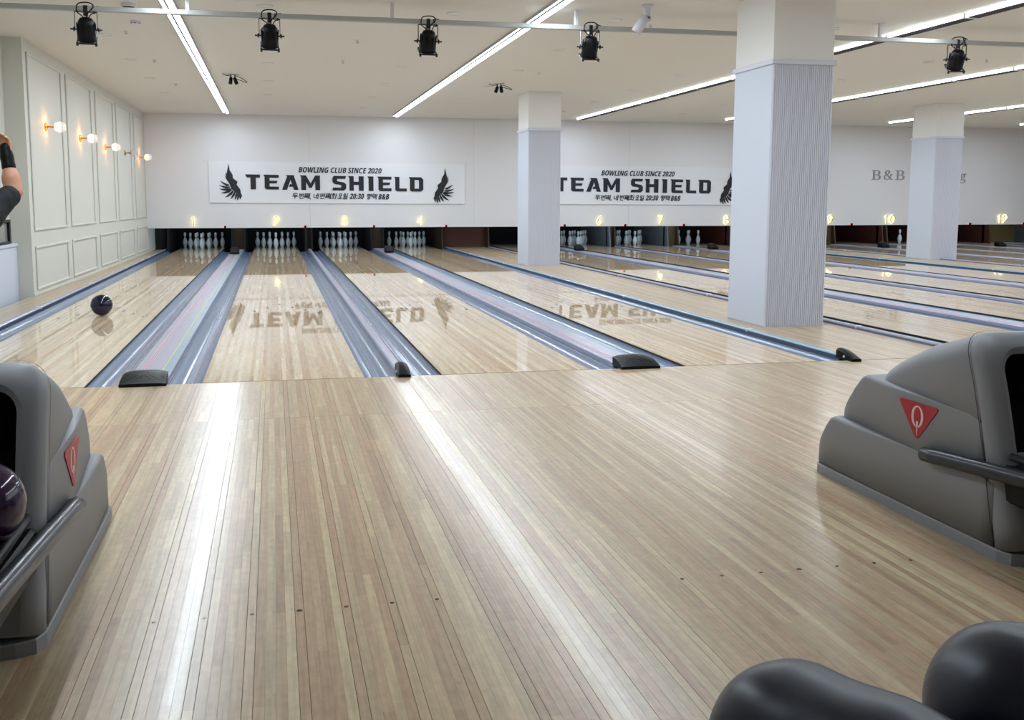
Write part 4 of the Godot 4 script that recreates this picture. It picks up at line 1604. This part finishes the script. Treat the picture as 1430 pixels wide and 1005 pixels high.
func lighting_beam() -> void:
	var t := thing("lighting_beam", "long pale metal beam below the ceiling carrying the black spotlights", "beam", Vector3(0, 0, -3.36))
	var b := begin()
	span(b, Vector3(-3.15, 2.925, -0.03), Vector3(22.0, 2.97, 0.03), 0.004)
	obj("beam_rail", b, M.grey_metal, t)
	for x in [-2.6, -0.8, 1.145, 3.04, 6.52, 9.2, 12.0, 15.0, 18.0, 21.0]:
		var h := begin()
		span(h, Vector3(x - 0.018, 2.965, -0.018), Vector3(x + 0.018, CEIL, 0.018), 0.003)
		span(h, Vector3(x - 0.04, CEIL - 0.006, -0.04), Vector3(x + 0.04, CEIL, 0.04), 0.002)
		obj("beam_hanger", h, M.white_metal, t)
	var spots := [[-1.714, 0.1, 0.0, "leftmost"], [-0.045, 0.05, 0.06, "second from the left"], [1.5, 0.02, 0.02, "third from the left"], [3.19, -0.03, -0.04, "fourth from the left, beside the nearest pillar"], [7.49, -0.35, 0.1, "rightmost"]]
	for i in spots.size():
		var s: Array = spots[i]
		var p := thing("spotlight", "black stage spotlight hanging from the pale beam, %s" % s[3], "spotlight", Vector3(s[0], 2.925, -3.36), s[1], "stage spotlights on the beam")
		var w := 0.098
		var y := begin()
		span(y, Vector3(-w - 0.003, -0.17, -0.012), Vector3(-w + 0.003, -0.006, 0.012), 0.001)
		span(y, Vector3(w - 0.003, -0.17, -0.012), Vector3(w + 0.003, -0.006, 0.012), 0.001)
		span(y, Vector3(-w - 0.003, -0.01, -0.012), Vector3(w + 0.003, -0.004, 0.012), 0.001)
		obj("yoke", y, M.black_metal, p)
		var cl := begin()
		span(cl, Vector3(-0.02, -0.045, -0.035), Vector3(0.02, 0.05, 0.035), 0.005)
		obj("clamp", cl, M.black_metal, p)
		for q in [-1.0, 1.0]:
			var k := begin(true)
			lathe(k, [Vector2(0.0, 0.03), Vector2(0.007, 0.03), Vector2(0.007, 0.012), Vector2(0.02, 0.01), Vector2(0.022, 0.0), Vector2(0.008, -0.004), Vector2(0.008, -0.028), Vector2(0, -0.028)], 10, Transform3D(Basis(Vector3(0, 0, 1), PI / 2 * q), Vector3(q * (w + 0.014), -0.165, 0)))
			obj("yoke_knob", k, M.black_metal, p)
		var aim := Transform3D(Basis(Vector3.RIGHT, 0.5 + s[2]), Vector3(0, -0.165, 0))
		var bd := begin(true)
		lathe(bd, [Vector2(0.0, 0.108), Vector2(0.04, 0.106), Vector2(0.056, 0.1), Vector2(0.064, 0.086), Vector2(0.074, 0.05), Vector2(0.081, 0.01), Vector2(0.085, -0.04), Vector2(0.087, -0.1), Vector2(0.082, -0.104), Vector2(0.078, -0.08), Vector2(0.0, -0.08)], 28, aim)
		obj("lamp_can", bd, M.black_plastic, p)
		for k in 12:
			var f := begin()
			var a := TAU * k / 12
			box(f, Vector3(0.004, 0.1, 0.012), Vector3(0, 0.015, 0.08), 0.001)
			var fo := obj("cooling_fin", f, M.black_plastic, p)
			fo.transform = aim * Transform3D(Basis(Vector3.UP, a), Vector3.ZERO)
		var fr := begin()
		for q in [[-0.088, -0.078, -0.09, 0.09], [0.078, 0.088, -0.09, 0.09], [-0.088, 0.088, -0.09, -0.08], [-0.088, 0.088, 0.08, 0.09]]:
			box(fr, Vector3(q[1] - q[0], 0.016, q[3] - q[2]), aim * Vector3((q[0] + q[1]) / 2, -0.104, (q[2] + q[3]) / 2), 0.002, aim.basis)
		for q in [-1.0, 1.0]:
			box(fr, Vector3(0.02, 0.03, 0.03), aim * Vector3(q * 0.082, -0.108, 0.085), 0.002, aim.basis)
		obj("gel_frame", fr, M.black_metal, p)
		var ln := begin()
		lathe(ln, [Vector2(0.078, -0.085), Vector2(0.05, -0.093), Vector2(0.0, -0.096)], 24, aim)
		obj("lens", ln, M.lens_grey, p)
		var cb := begin(true)
		tube(cb, curve([aim * Vector3(0.01, 0.11, 0.01), Vector3(0.02, -0.02, 0.03), Vector3(0.07, 0.04, 0.04), Vector3(0.03, 0.075, 0.03), Vector3(-0.06, 0.06, 0.04), Vector3(-0.075, -0.01, 0.045), Vector3(-0.03, -0.05, 0.04), aim * Vector3(-0.015, 0.11, 0.012)], 6), 0.0055, 6)
		obj("cable", cb, M.black_plastic, p)
		var cb2 := begin(true)
		tube(cb2, curve([aim * Vector3(0.02, 0.105, 0.02), Vector3(0.05, -0.03, 0.04), Vector3(0.085, -0.012, 0.02), Vector3(0.05, 0.02 + 0.01 * i, 0.035), Vector3(0.11, 0.052, 0.0)], 6), 0.005, 6)
		obj("cable", cb2, M.black_plastic, p)


func ceiling_things() -> void:
	# flat round discs
	var cols := [[-1.93, "line nearest the left wall"], [-0.085, "line right of the first tube row"], [1.84, "line left of the second tube row"], [3.6, "line right of the second tube row"], [6.2, "line left of the third tube row"], [8.98, "line left of the fourth tube row"]]
	var proto: Node3D = null
	for c in cols:
		for k in 6:
			var z := -3.77 - 2.11 * k
			if absf(z + 3.36) < 0.2:
				continue
			var label := "flat round ceiling disc, %s from the camera in %s" % [ORD[k], c[1]]
			if proto == null:
				proto = thing("ceiling_disc", label, "ceiling disc", Vector3(c[0], CEIL, z), 0.0, "flat ceiling discs")
				var st := begin(true)
				lathe(st, [Vector2(0.085, 0.0), Vector2(0.083, -0.008), Vector2(0.066, -0.012), Vector2(0.062, -0.005)], 24)
				obj("disc_ring", st, M.ceiling_paint, proto)
				var s2 := begin(true)
				lathe(s2, [Vector2(0.062, -0.005), Vector2(0.0, -0.004)], 24)
				obj("disc_face", s2, M.white_metal, proto)
			else:
				dup(proto, Vector3(c[0], CEIL, z), label)
	# sprinkler heads
	var sp: Node3D = null
	for q in [[-1.66, -5.6, "nearest of the far left line"], [-1.62, -7.96, "second of the far left line"], [-1.6, -10.8, "third of the far left line"], [1.0, -5.7, "left of the second tube row, nearer"], [0.95, -7.5, "left of the second tube row, farther"], [3.9, -5.85, "right of the second tube row, nearer"], [3.95, -8.1, "right of the second tube row, farther"], [4.1, -4.0, "above the beam, left of the nearest pillar"], [9.6, -5.5, "right of the third tube row"]]:
		var label: String = "tiny sprinkler head in the ceiling, %s" % q[2]
		if sp == null:
			sp = thing("sprinkler_head", label, "sprinkler", Vector3(q[0], CEIL, q[1]), 0.0, "sprinkler heads")
			var st := begin(true)
			lathe(st, [Vector2(0.03, 0), Vector2(0.028, -0.006), Vector2(0.012, -0.01), Vector2(0.01, -0.03), Vector2(0.0, -0.03)], 14)
			obj("sprinkler_body", st, M.white_metal, sp)
			var s2 := begin()
			lathe(s2, [Vector2(0.0, -0.032), Vector2(0.022, -0.033), Vector2(0.022, -0.036), Vector2(0.0, -0.037)], 12)
			obj("deflector", s2, M.grey_metal, sp)
		else:
			dup(sp, Vector3(q[0], CEIL, q[1]), label)
	# bullet camera
	var t := thing("security_camera", "white bullet security camera hanging from the ceiling beside the pillar", "security camera", Vector3(3.655, CEIL, -2.95))
	var b := begin(true)
	lathe(b, [Vector2(0.0, 0.0), Vector2(0.06, 0.0), Vector2(0.06, -0.012), Vector2(0.045, -0.02), Vector2(0.03, -0.03), Vector2(0.026, -0.06), Vector2(0.028, -0.065), Vector2(0.024, -0.075), Vector2(0.022, -0.11), Vector2(0.0, -0.112)], 20)
	obj("mount", b, M.camera_white, t)
	var kn := begin(true)
	lathe(kn, [Vector2(0, -0.035), Vector2(0.03, -0.03), Vector2(0.034, 0.0), Vector2(0.03, 0.03), Vector2(0, 0.035)], 16, Transform3D(Basis(Vector3(0, 0, 1), PI / 2), Vector3(-0.005, -0.13, 0)))
	obj("knuckle", kn, M.camera_white, t)
	var ks := begin(true)
	lathe(ks, [Vector2(0.016, 0.0), Vector2(0.014, 0.006), Vector2(0, 0.006)], 12, Transform3D(Basis(Vector3.RIGHT, PI / 2), Vector3(-0.005, -0.13, 0.033)))
	obj("knuckle_screw", ks, M.lens_grey, t)
	var dirv := Vector3(-0.5, -0.84, -0.2).normalized()
	var ay := -dirv
	var axx := ay.cross(Vector3.BACK).normalized()
	var cxf := Transform3D(Basis(axx, ay, axx.cross(ay)), Vector3(-0.05, -0.155, 0.0))
	var bo := begin(true)
	lathe(bo, [Vector2(0.0, 0.05), Vector2(0.03, 0.046), Vector2(0.042, 0.03), Vector2(0.044, -0.1), Vector2(0.04, -0.112), Vector2(0.036, -0.1), Vector2(0.0, -0.1)], 22, cxf)
	obj("camera_body", bo, M.camera_white, t)
	var vs := begin(true)
	var vr := []
	for y in [0.045, -0.13]:
		var ring := []
		for k in 13:
			var a := PI * k / 12
			ring.append(cxf * Vector3(cos(a) * 0.05, y, sin(a) * 0.05))
		for k in 13:
			var a := PI - PI * k / 12
			ring.append(cxf * Vector3(cos(a) * 0.046, y, sin(a) * 0.046))
		vr.append(ring)
	loft(vs, vr)
	obj("sun_shield", vs, M.camera_white, t)
	var le := begin(true)
	lathe(le, [Vector2(0.034, -0.101), Vector2(0.02, -0.106), Vector2(0.0, -0.108)], 16, cxf)
	obj("camera_lens", le, M.glass_black, t)
	# dome camera and detector near the left beam end
	var d := thing("dome_camera", "white dome camera on the ceiling above the leftmost spotlight", "security camera", Vector3(-1.41, CEIL, -3.95))
	var ds := begin(true)
	lathe(ds, [Vector2(0.075, 0), Vector2(0.075, -0.02), Vector2(0.06, -0.035)], 22)
	obj("dome_base", ds, M.camera_white, d)
	var dg := begin(true)
	lathe(dg, [Vector2(0.055, -0.03), Vector2(0.05, -0.055), Vector2(0.03, -0.078), Vector2(0.0, -0.085)], 22)
	obj("dome_glass", dg, M.lens_grey, d)
	var sd := thing("smoke_detector", "small white detector with dark slots on the ceiling right of the leftmost spotlight", "detector", Vector3(-1.47, CEIL, -4.93))
	var s1 := begin(true)
	lathe(s1, [Vector2(0.06, 0), Vector2(0.058, -0.02), Vector2(0.045, -0.034), Vector2(0.0, -0.036)], 20)
	obj("detector_body", s1, M.camera_white, sd)
	for k in 8:
		var sl := begin()
		box(sl, Vector3(0.022, 0.006, 0.004), Vector3(0, -0.026, 0.0535), 0.001)
		var so := obj("detector_slot", sl, M.fixture_black, sd)
		so.rotation.y = TAU * k / 8
	# little wired effect lights
	for q in [[-0.616, -9.37, 0.4, "between the first two tube rows"], [3.684, -9.655, -0.5, "left of the middle pillar"]]:
		var e := thing("effect_light", "black twin effect light with loose cables on the ceiling %s" % q[3], "effect light", Vector3(q[0], CEIL, q[1]), q[2], "twin effect lights")
		var pl := begin()
		span(pl, Vector3(-0.09, -0.01, -0.025), Vector3(0.09, 0, 0.025), 0.002)
		obj("mount_plate", pl, M.grey_metal, e)
		var ar := begin(true)
		tube(ar, [Vector3(-0.03, -0.005, 0), Vector3(-0.035, -0.06, 0.0)], 0.01, 8)
		tube(ar, [Vector3(0.03, -0.005, 0), Vector3(0.035, -0.06, 0.0)], 0.01, 8)
		obj("swivel_arm", ar, M.black_metal, e)
		for s in [-1.0, 1.0]:
			var hd := begin(true)
			var ax := Transform3D(Basis(Vector3.RIGHT, -0.35) * Basis(Vector3(0, 0, 1), s * 0.25), Vector3(s * 0.035, -0.08, 0))
			lathe(hd, [Vector2(0, 0.035), Vector2(0.022, 0.033), Vector2(0.026, 0.02), Vector2(0.03, -0.07), Vector2(0.026, -0.072), Vector2(0, -0.06)], 14, ax)
			obj("lamp_head", hd, M.black_plastic, e)
		var lp := begin(true)
		tube(lp, curve([Vector3(0.03, -0.03, 0), Vector3(0.1, -0.04, 0.02), Vector3(0.2, -0.09, 0.02), Vector3(0.22, -0.11, 0.0), Vector3(0.14, -0.085, -0.02), Vector3(0.045, -0.06, 0)], 6), 0.006, 6)
		obj("cable", lp, M.lens_grey, e)
		var lp2 := begin(true)
		tube(lp2, curve([Vector3(-0.03, -0.02, 0), Vector3(-0.09, -0.03, 0.02), Vector3(-0.15, -0.015, 0.02), Vector3(-0.17, -0.004, 0.01)], 5), 0.006, 6)
		obj("cable", lp2, M.black_plastic, e)


# =============================== people ===============================
func head_bones(c: Vector3, face: Vector3) -> Array:
	var side := Vector3.UP.cross(face).normalized()
	var up := Vector3.UP
	return [
		[c + up * 0.035 - face * 0.02, c + up * 0.03 + face * 0.02, 0.082, 0.078], [c - up * 0.02 + face * 0.02, c - up * 0.075 + face * 0.05, 0.064, 0.04],
		[c + face * 0.085 + up * 0.012, c + face * 0.112 - up * 0.022, 0.008, 0.014], [c + face * 0.082 - up * 0.055 - side * 0.014, c + face * 0.082 - up * 0.055 + side * 0.014, 0.011, 0.011],
		[c + side * 0.078 + up * 0.02, c + side * 0.082 - up * 0.02, 0.016, 0.011], [c - side * 0.078 + up * 0.02, c - side * 0.082 - up * 0.02, 0.016, 0.011],
		[c + face * 0.072 + up * 0.038 + side * 0.04, c + face * 0.08 + up * 0.038 + side * 0.01, 0.012, 0.012], [c + face * 0.072 + up * 0.038 - side * 0.04, c + face * 0.08 + up * 0.038 - side * 0.01, 0.012, 0.012],
	]


func face_parts(t: Node3D, c: Vector3, face: Vector3, hair_r: float) -> void:
	var side := Vector3.UP.cross(face).normalized()
	for s in [-1.0, 1.0]:
		var e := begin(true)
		var prof := []
		for k in 9:
			var a := -PI / 2 + PI * k / 8
			prof.append(Vector2(maxf(cos(a), 0) * 0.011, sin(a) * 0.011))
		lathe(e, prof, 12, Transform3D(Basis(), c + face * 0.083 + Vector3.UP * 0.014 + side * s * 0.031))
		obj("eye", e, M.eye_dark, t)
	var h := flesh([[c + Vector3.UP * 0.055 - face * 0.045, c + Vector3.UP * 0.065 + face * 0.025, 0.088, 0.07], [c + Vector3.UP * 0.02 - face * 0.05, c - Vector3.UP * 0.045 - face * 0.045, hair_r, 0.055], [c + Vector3.UP * 0.085 + face * 0.02, c + Vector3.UP * 0.085 - face * 0.04, 0.05, 0.06]], 0.008, 0.03, 0.006, 40.0)
	obj("hair", h, M.hair, t)


# palm, four fingers of different lengths and a thumb, each a short bent chain
func hand_bones(wrist: Vector3, along: Vector3, palm: Vector3, thumb_side: float, curl: float) -> Array:
	var across := along.cross(palm).normalized() * thumb_side
	var out := []
	var lens := [0.072, 0.08, 0.075, 0.06]
	for i in 4:
		var off := across * (0.028 - i * 0.019)
		var base := wrist + along * 0.088 + off - along * absf(i - 1) * 0.004
		out.append([wrist + along * 0.015 + off * 0.6, base, 0.014, 0.011])
		var p := base
		var ang := curl * (0.7 + 0.15 * i)
		var d := along
		for k in 3:
			d = (along * cos(ang * (k + 1)) + palm * sin(ang * (k + 1))).normalized()
			var q: Vector3 = p + d * lens[i] * [0.45, 0.31, 0.24][k]
			out.append([p, q, 0.0095 - k * 0.001, 0.0085 - k * 0.001])
			p = q
	var tb := wrist + along * 0.03 + across * 0.026
	var t1 := tb + (along * 0.6 + across * 0.75 + palm * 0.3).normalized() * 0.042
	var t2 := t1 + (along * 0.85 + across * 0.35 + palm * 0.4).normalized() * 0.032
	out.append([tb, t1, 0.014, 0.0115])
	out.append([t1, t2, 0.011, 0.0095])
	return out


func bowler() -> void:
	var o := Vector3(-1.85, 0, 0.3)
	var t := thing("person", "bowler at left edge, black sleeve and black wrist brace, right forearm raised", "person", o)
	var pelvis := Vector3(-0.02, 0.72, 0.22)
	var chest := Vector3(-0.01, 1.0, 0.08)
	var neck := Vector3(-0.01, 1.17, -0.02)
	var headc := Vector3(-0.03, 1.3, -0.09)
	var face := Vector3(0.05, -0.1, -1).normalized()
	var rs := Vector3(0.165, 1.09, 0.02)
	var re := Vector3(0.272, 1.235, -0.16)
	var rw := Vector3(0.236, 1.44, -0.2)
	var ls := Vector3(-0.185, 1.11, 0.03)
	var le := Vector3(-0.41, 1.04, 0.22)
	var lw := Vector3(-0.6, 1.1, 0.4)
	var lh := Vector3(-0.1, 0.72, 0.2)
	var lk := Vector3(-0.09, 0.47, -0.2)
	var la := Vector3(-0.09, 0.1, 0.06)
	var rh := Vector3(0.07, 0.72, 0.24)
	var rk := Vector3(-0.08, 0.42, 0.6)
	var ra := Vector3(-0.42, 0.14, 0.9)
	var bones := [
		[pelvis, chest, 0.12, 0.125], [pelvis + Vector3(0, -0.02, 0), Vector3(0.05, 0.72, 0.22), 0.11, 0.1], [chest, neck + Vector3(0, -0.06, 0), 0.12, 0.07], [rs, ls, 0.062, 0.062], [neck + Vector3(0, -0.06, 0), headc + Vector3(0, -0.03, 0.03), 0.056, 0.052],
		[rs, re, 0.055, 0.043], [re, re.lerp(rw, 0.35), 0.045, 0.046], [re.lerp(rw, 0.35), rw, 0.045, 0.029], [ls, le, 0.052, 0.042], [le, lw, 0.044, 0.028],
		[lh, lk, 0.088, 0.06], [lk, lk.lerp(la, 0.35), 0.06, 0.058], [lk.lerp(la, 0.35), la, 0.058, 0.04], [rh, rk, 0.088, 0.06], [rk, rk.lerp(ra, 0.35), 0.06, 0.058], [rk.lerp(ra, 0.35), ra, 0.058, 0.04],
	]
	var body := flesh(bones, 0.014, 0.035)
	var detail := flesh(head_bones(headc, face) + [[neck, headc + Vector3(0, -0.03, 0.03), 0.055, 0.05]], 0.007, 0.02)
	var hr := flesh([[rw - Vector3(-0.01, 0.03, 0), rw, 0.03, 0.027]] + hand_bones(rw, Vector3(-0.12, 0.97, -0.15).normalized(), Vector3(-0.2, -0.1, 0.97).normalized(), -1.0, 0.42), 0.0045, 0.008)
	var hl := flesh([[lw - (lw - le).normalized() * 0.03, lw, 0.029, 0.026]] + hand_bones(lw, (lw - le).normalized(), Vector3(0, -1, 0.2).normalized(), 1.0, 0.25), 0.0045, 0.008)
	var all := begin(true)
	for s in [body, detail, hr, hl]:
		s.generate_normals()
		all.append_from(s.commit(), 0, Transform3D())
	var m := all.commit()
	m.surface_set_material(0, M.skin)
	part("body", m, t)
	face_parts(t, headc, face, 0.075)
	obj("shirt", flesh([[pelvis + Vector3(0, 0.02, 0), chest, 0.15, 0.142], [chest, neck + Vector3(0, -0.07, 0.01), 0.138, 0.075], [rs, ls, 0.082, 0.082], [rs, rs.lerp(re, 0.82), 0.08, 0.068], [ls, ls.lerp(le, 0.6), 0.078, 0.068]], 0.014, 0.035, 0.008, 9.0), M.shirt_black, t)
	obj("trousers", flesh([[pelvis + Vector3(-0.06, 0, 0), pelvis + Vector3(0.08, 0, 0), 0.135, 0.13], [lh, lk, 0.108, 0.08], [lk, la + Vector3(0, 0.03, 0), 0.08, 0.06], [rh, rk, 0.108, 0.08], [rk, ra + Vector3(0.02, 0.03, -0.02), 0.08, 0.06]], 0.014, 0.03, 0.008, 9.0), M.trousers, t)
	obj("wrist_brace", flesh([[re.lerp(rw, 0.72), rw, 0.04, 0.036], [rw, rw + Vector3(-0.008, 0.055, -0.008), 0.036, 0.034]], 0.008, 0.015), M.black_plastic, t)
	obj("shoe", flesh([[la + Vector3(0, -0.055, 0.02), la + Vector3(0, -0.06, -0.16), 0.045, 0.036], [la, la + Vector3(0, -0.05, 0.02), 0.045, 0.045]], 0.009, 0.02), M.shoe_white, t)
	obj("shoe", flesh([[ra + Vector3(-0.01, -0.03, 0.03), ra + Vector3(0.02, -0.098, -0.12), 0.045, 0.036], [ra, ra + Vector3(0, -0.03, 0.03), 0.045, 0.045]], 0.009, 0.02), M.shoe_white, t)


func sitter() -> void:
	var ch := thing("seat", "black padded seat under the sitting person at the lower right", "seat", Vector3(1.14, 0, 6.16), 0.45)
	var s := begin()
	span(s, Vector3(-0.25, 0.34, -0.2), Vector3(0.25, 0.4, 0.25), 0.02)
	obj("seat_pad", s, M.seat_black, ch)
	for q in [[-0.22, -0.2], [0.22, -0.2], [-0.22, 0.22], [0.22, 0.22]]:
		var l := begin(true)
		tube(l, [Vector3(q[0], 0, q[1]), Vector3(q[0], 0.35, q[1])], 0.014, 10)
		obj("leg", l, M.steel, ch)
	var t := thing("person", "sitting person in dark navy trousers, only the knees in view at lower right", "person", Vector3(0, 0, 0))
	var h1 := Vector3(0.98, 0.49, 6.1)
	var h2 := Vector3(1.25, 0.5, 6.17)
	var k1 := Vector3(0.63, 0.447, 5.36)
	var k2 := Vector3(0.914, 0.506, 5.42)
	var a1 := Vector3(0.63, 0.1, 5.36)
	var a2 := Vector3(0.98, 0.1, 5.34)
	var pel := (h1 + h2) / 2
	var back := Vector3(0.12, 0, 0.16)
	var chest := pel + Vector3(0, 0.36, 0) + back * 0.6
	var neck := chest + Vector3(-0.01, 0.22, -0.01)
	var headc := neck + Vector3(-0.03, 0.15, -0.03)
	var face := Vector3(-0.55, -0.1, -0.8).normalized()
	var side := Vector3(0.8, 0, -0.55).normalized()
	var ls := chest - side * 0.19 + Vector3(0, 0.13, 0)
	var rs := chest + side * 0.19 + Vector3(0, 0.13, 0)
	var le := ls + Vector3(-0.02, -0.27, 0.0)
	var re := rs + Vector3(0.02, -0.27, 0.02)
	var lw := le + Vector3(-0.02, -0.06, -0.2) * 1.0
	var rw := re + Vector3(-0.05, -0.1, -0.2)
	var bones := [
		[pel, chest, 0.13, 0.135], [chest, neck, 0.13, 0.06], [ls, rs, 0.064, 0.064], [neck, headc + Vector3(0, -0.03, 0), 0.056, 0.05], [h1, h2, 0.1, 0.1],
		[ls, le, 0.054, 0.043], [le, lw, 0.045, 0.029], [rs, re, 0.054, 0.043], [re, rw, 0.045, 0.029], [h1, k1, 0.085, 0.06], [k1, a1, 0.058, 0.04], [h2, k2, 0.085, 0.06], [k2, a2, 0.058, 0.04],
	]
	var all := begin(true)
	for f in [flesh(bones, 0.015, 0.035), flesh(head_bones(headc, face) + [[neck, headc + Vector3(0, -0.03, 0), 0.055, 0.05]], 0.008, 0.02), flesh([[lw + (le - lw).normalized() * 0.03, lw, 0.03, 0.026]] + hand_bones(lw, (lw - le).normalized(), Vector3(0, -1, 0), -1.0, 0.3), 0.005, 0.008), flesh([[rw + (re - rw).normalized() * 0.03, rw, 0.03, 0.026]] + hand_bones(rw, (rw - re).normalized(), Vector3(0, -1, 0), 1.0, 0.3), 0.005, 0.008)]:
		f.generate_normals()
		all.append_from(f.commit(), 0, Transform3D())
	var m := all.commit()
	m.surface_set_material(0, M.skin)
	part("body", m, t)
	face_parts(t, headc, face, 0.078)
	obj("shirt", flesh([[pel + Vector3(0, 0.04, 0), chest, 0.16, 0.15], [chest, neck - Vector3(0, 0.05, 0), 0.145, 0.08], [ls, rs, 0.084, 0.084], [ls, ls.lerp(le, 0.7), 0.08, 0.07], [rs, rs.lerp(re, 0.7), 0.08, 0.07]], 0.015, 0.035, 0.008, 9.0), M.shirt_black, t)
	obj("trousers", flesh([[h1, h2, 0.115, 0.115], [h1, k1, 0.112, 0.108], [k1, k1.lerp(a1, 0.5), 0.106, 0.078], [k1.lerp(a1, 0.5), a1, 0.07, 0.066], [h2, k2, 0.112, 0.106], [k2, k2.lerp(a2, 0.5), 0.104, 0.078], [k2.lerp(a2, 0.5), a2, 0.07, 0.066]], 0.008, 0.03, 0.011, 4.2), M.trousers, t)
	for a in [a1, a2]:
		obj("shoe", flesh([[a + Vector3(0, -0.055, 0.03), a + Vector3(-0.06, -0.06, -0.16), 0.045, 0.038], [a, a + Vector3(0, -0.05, 0.02), 0.045, 0.045]], 0.009, 0.02), M.shoe_white, t)
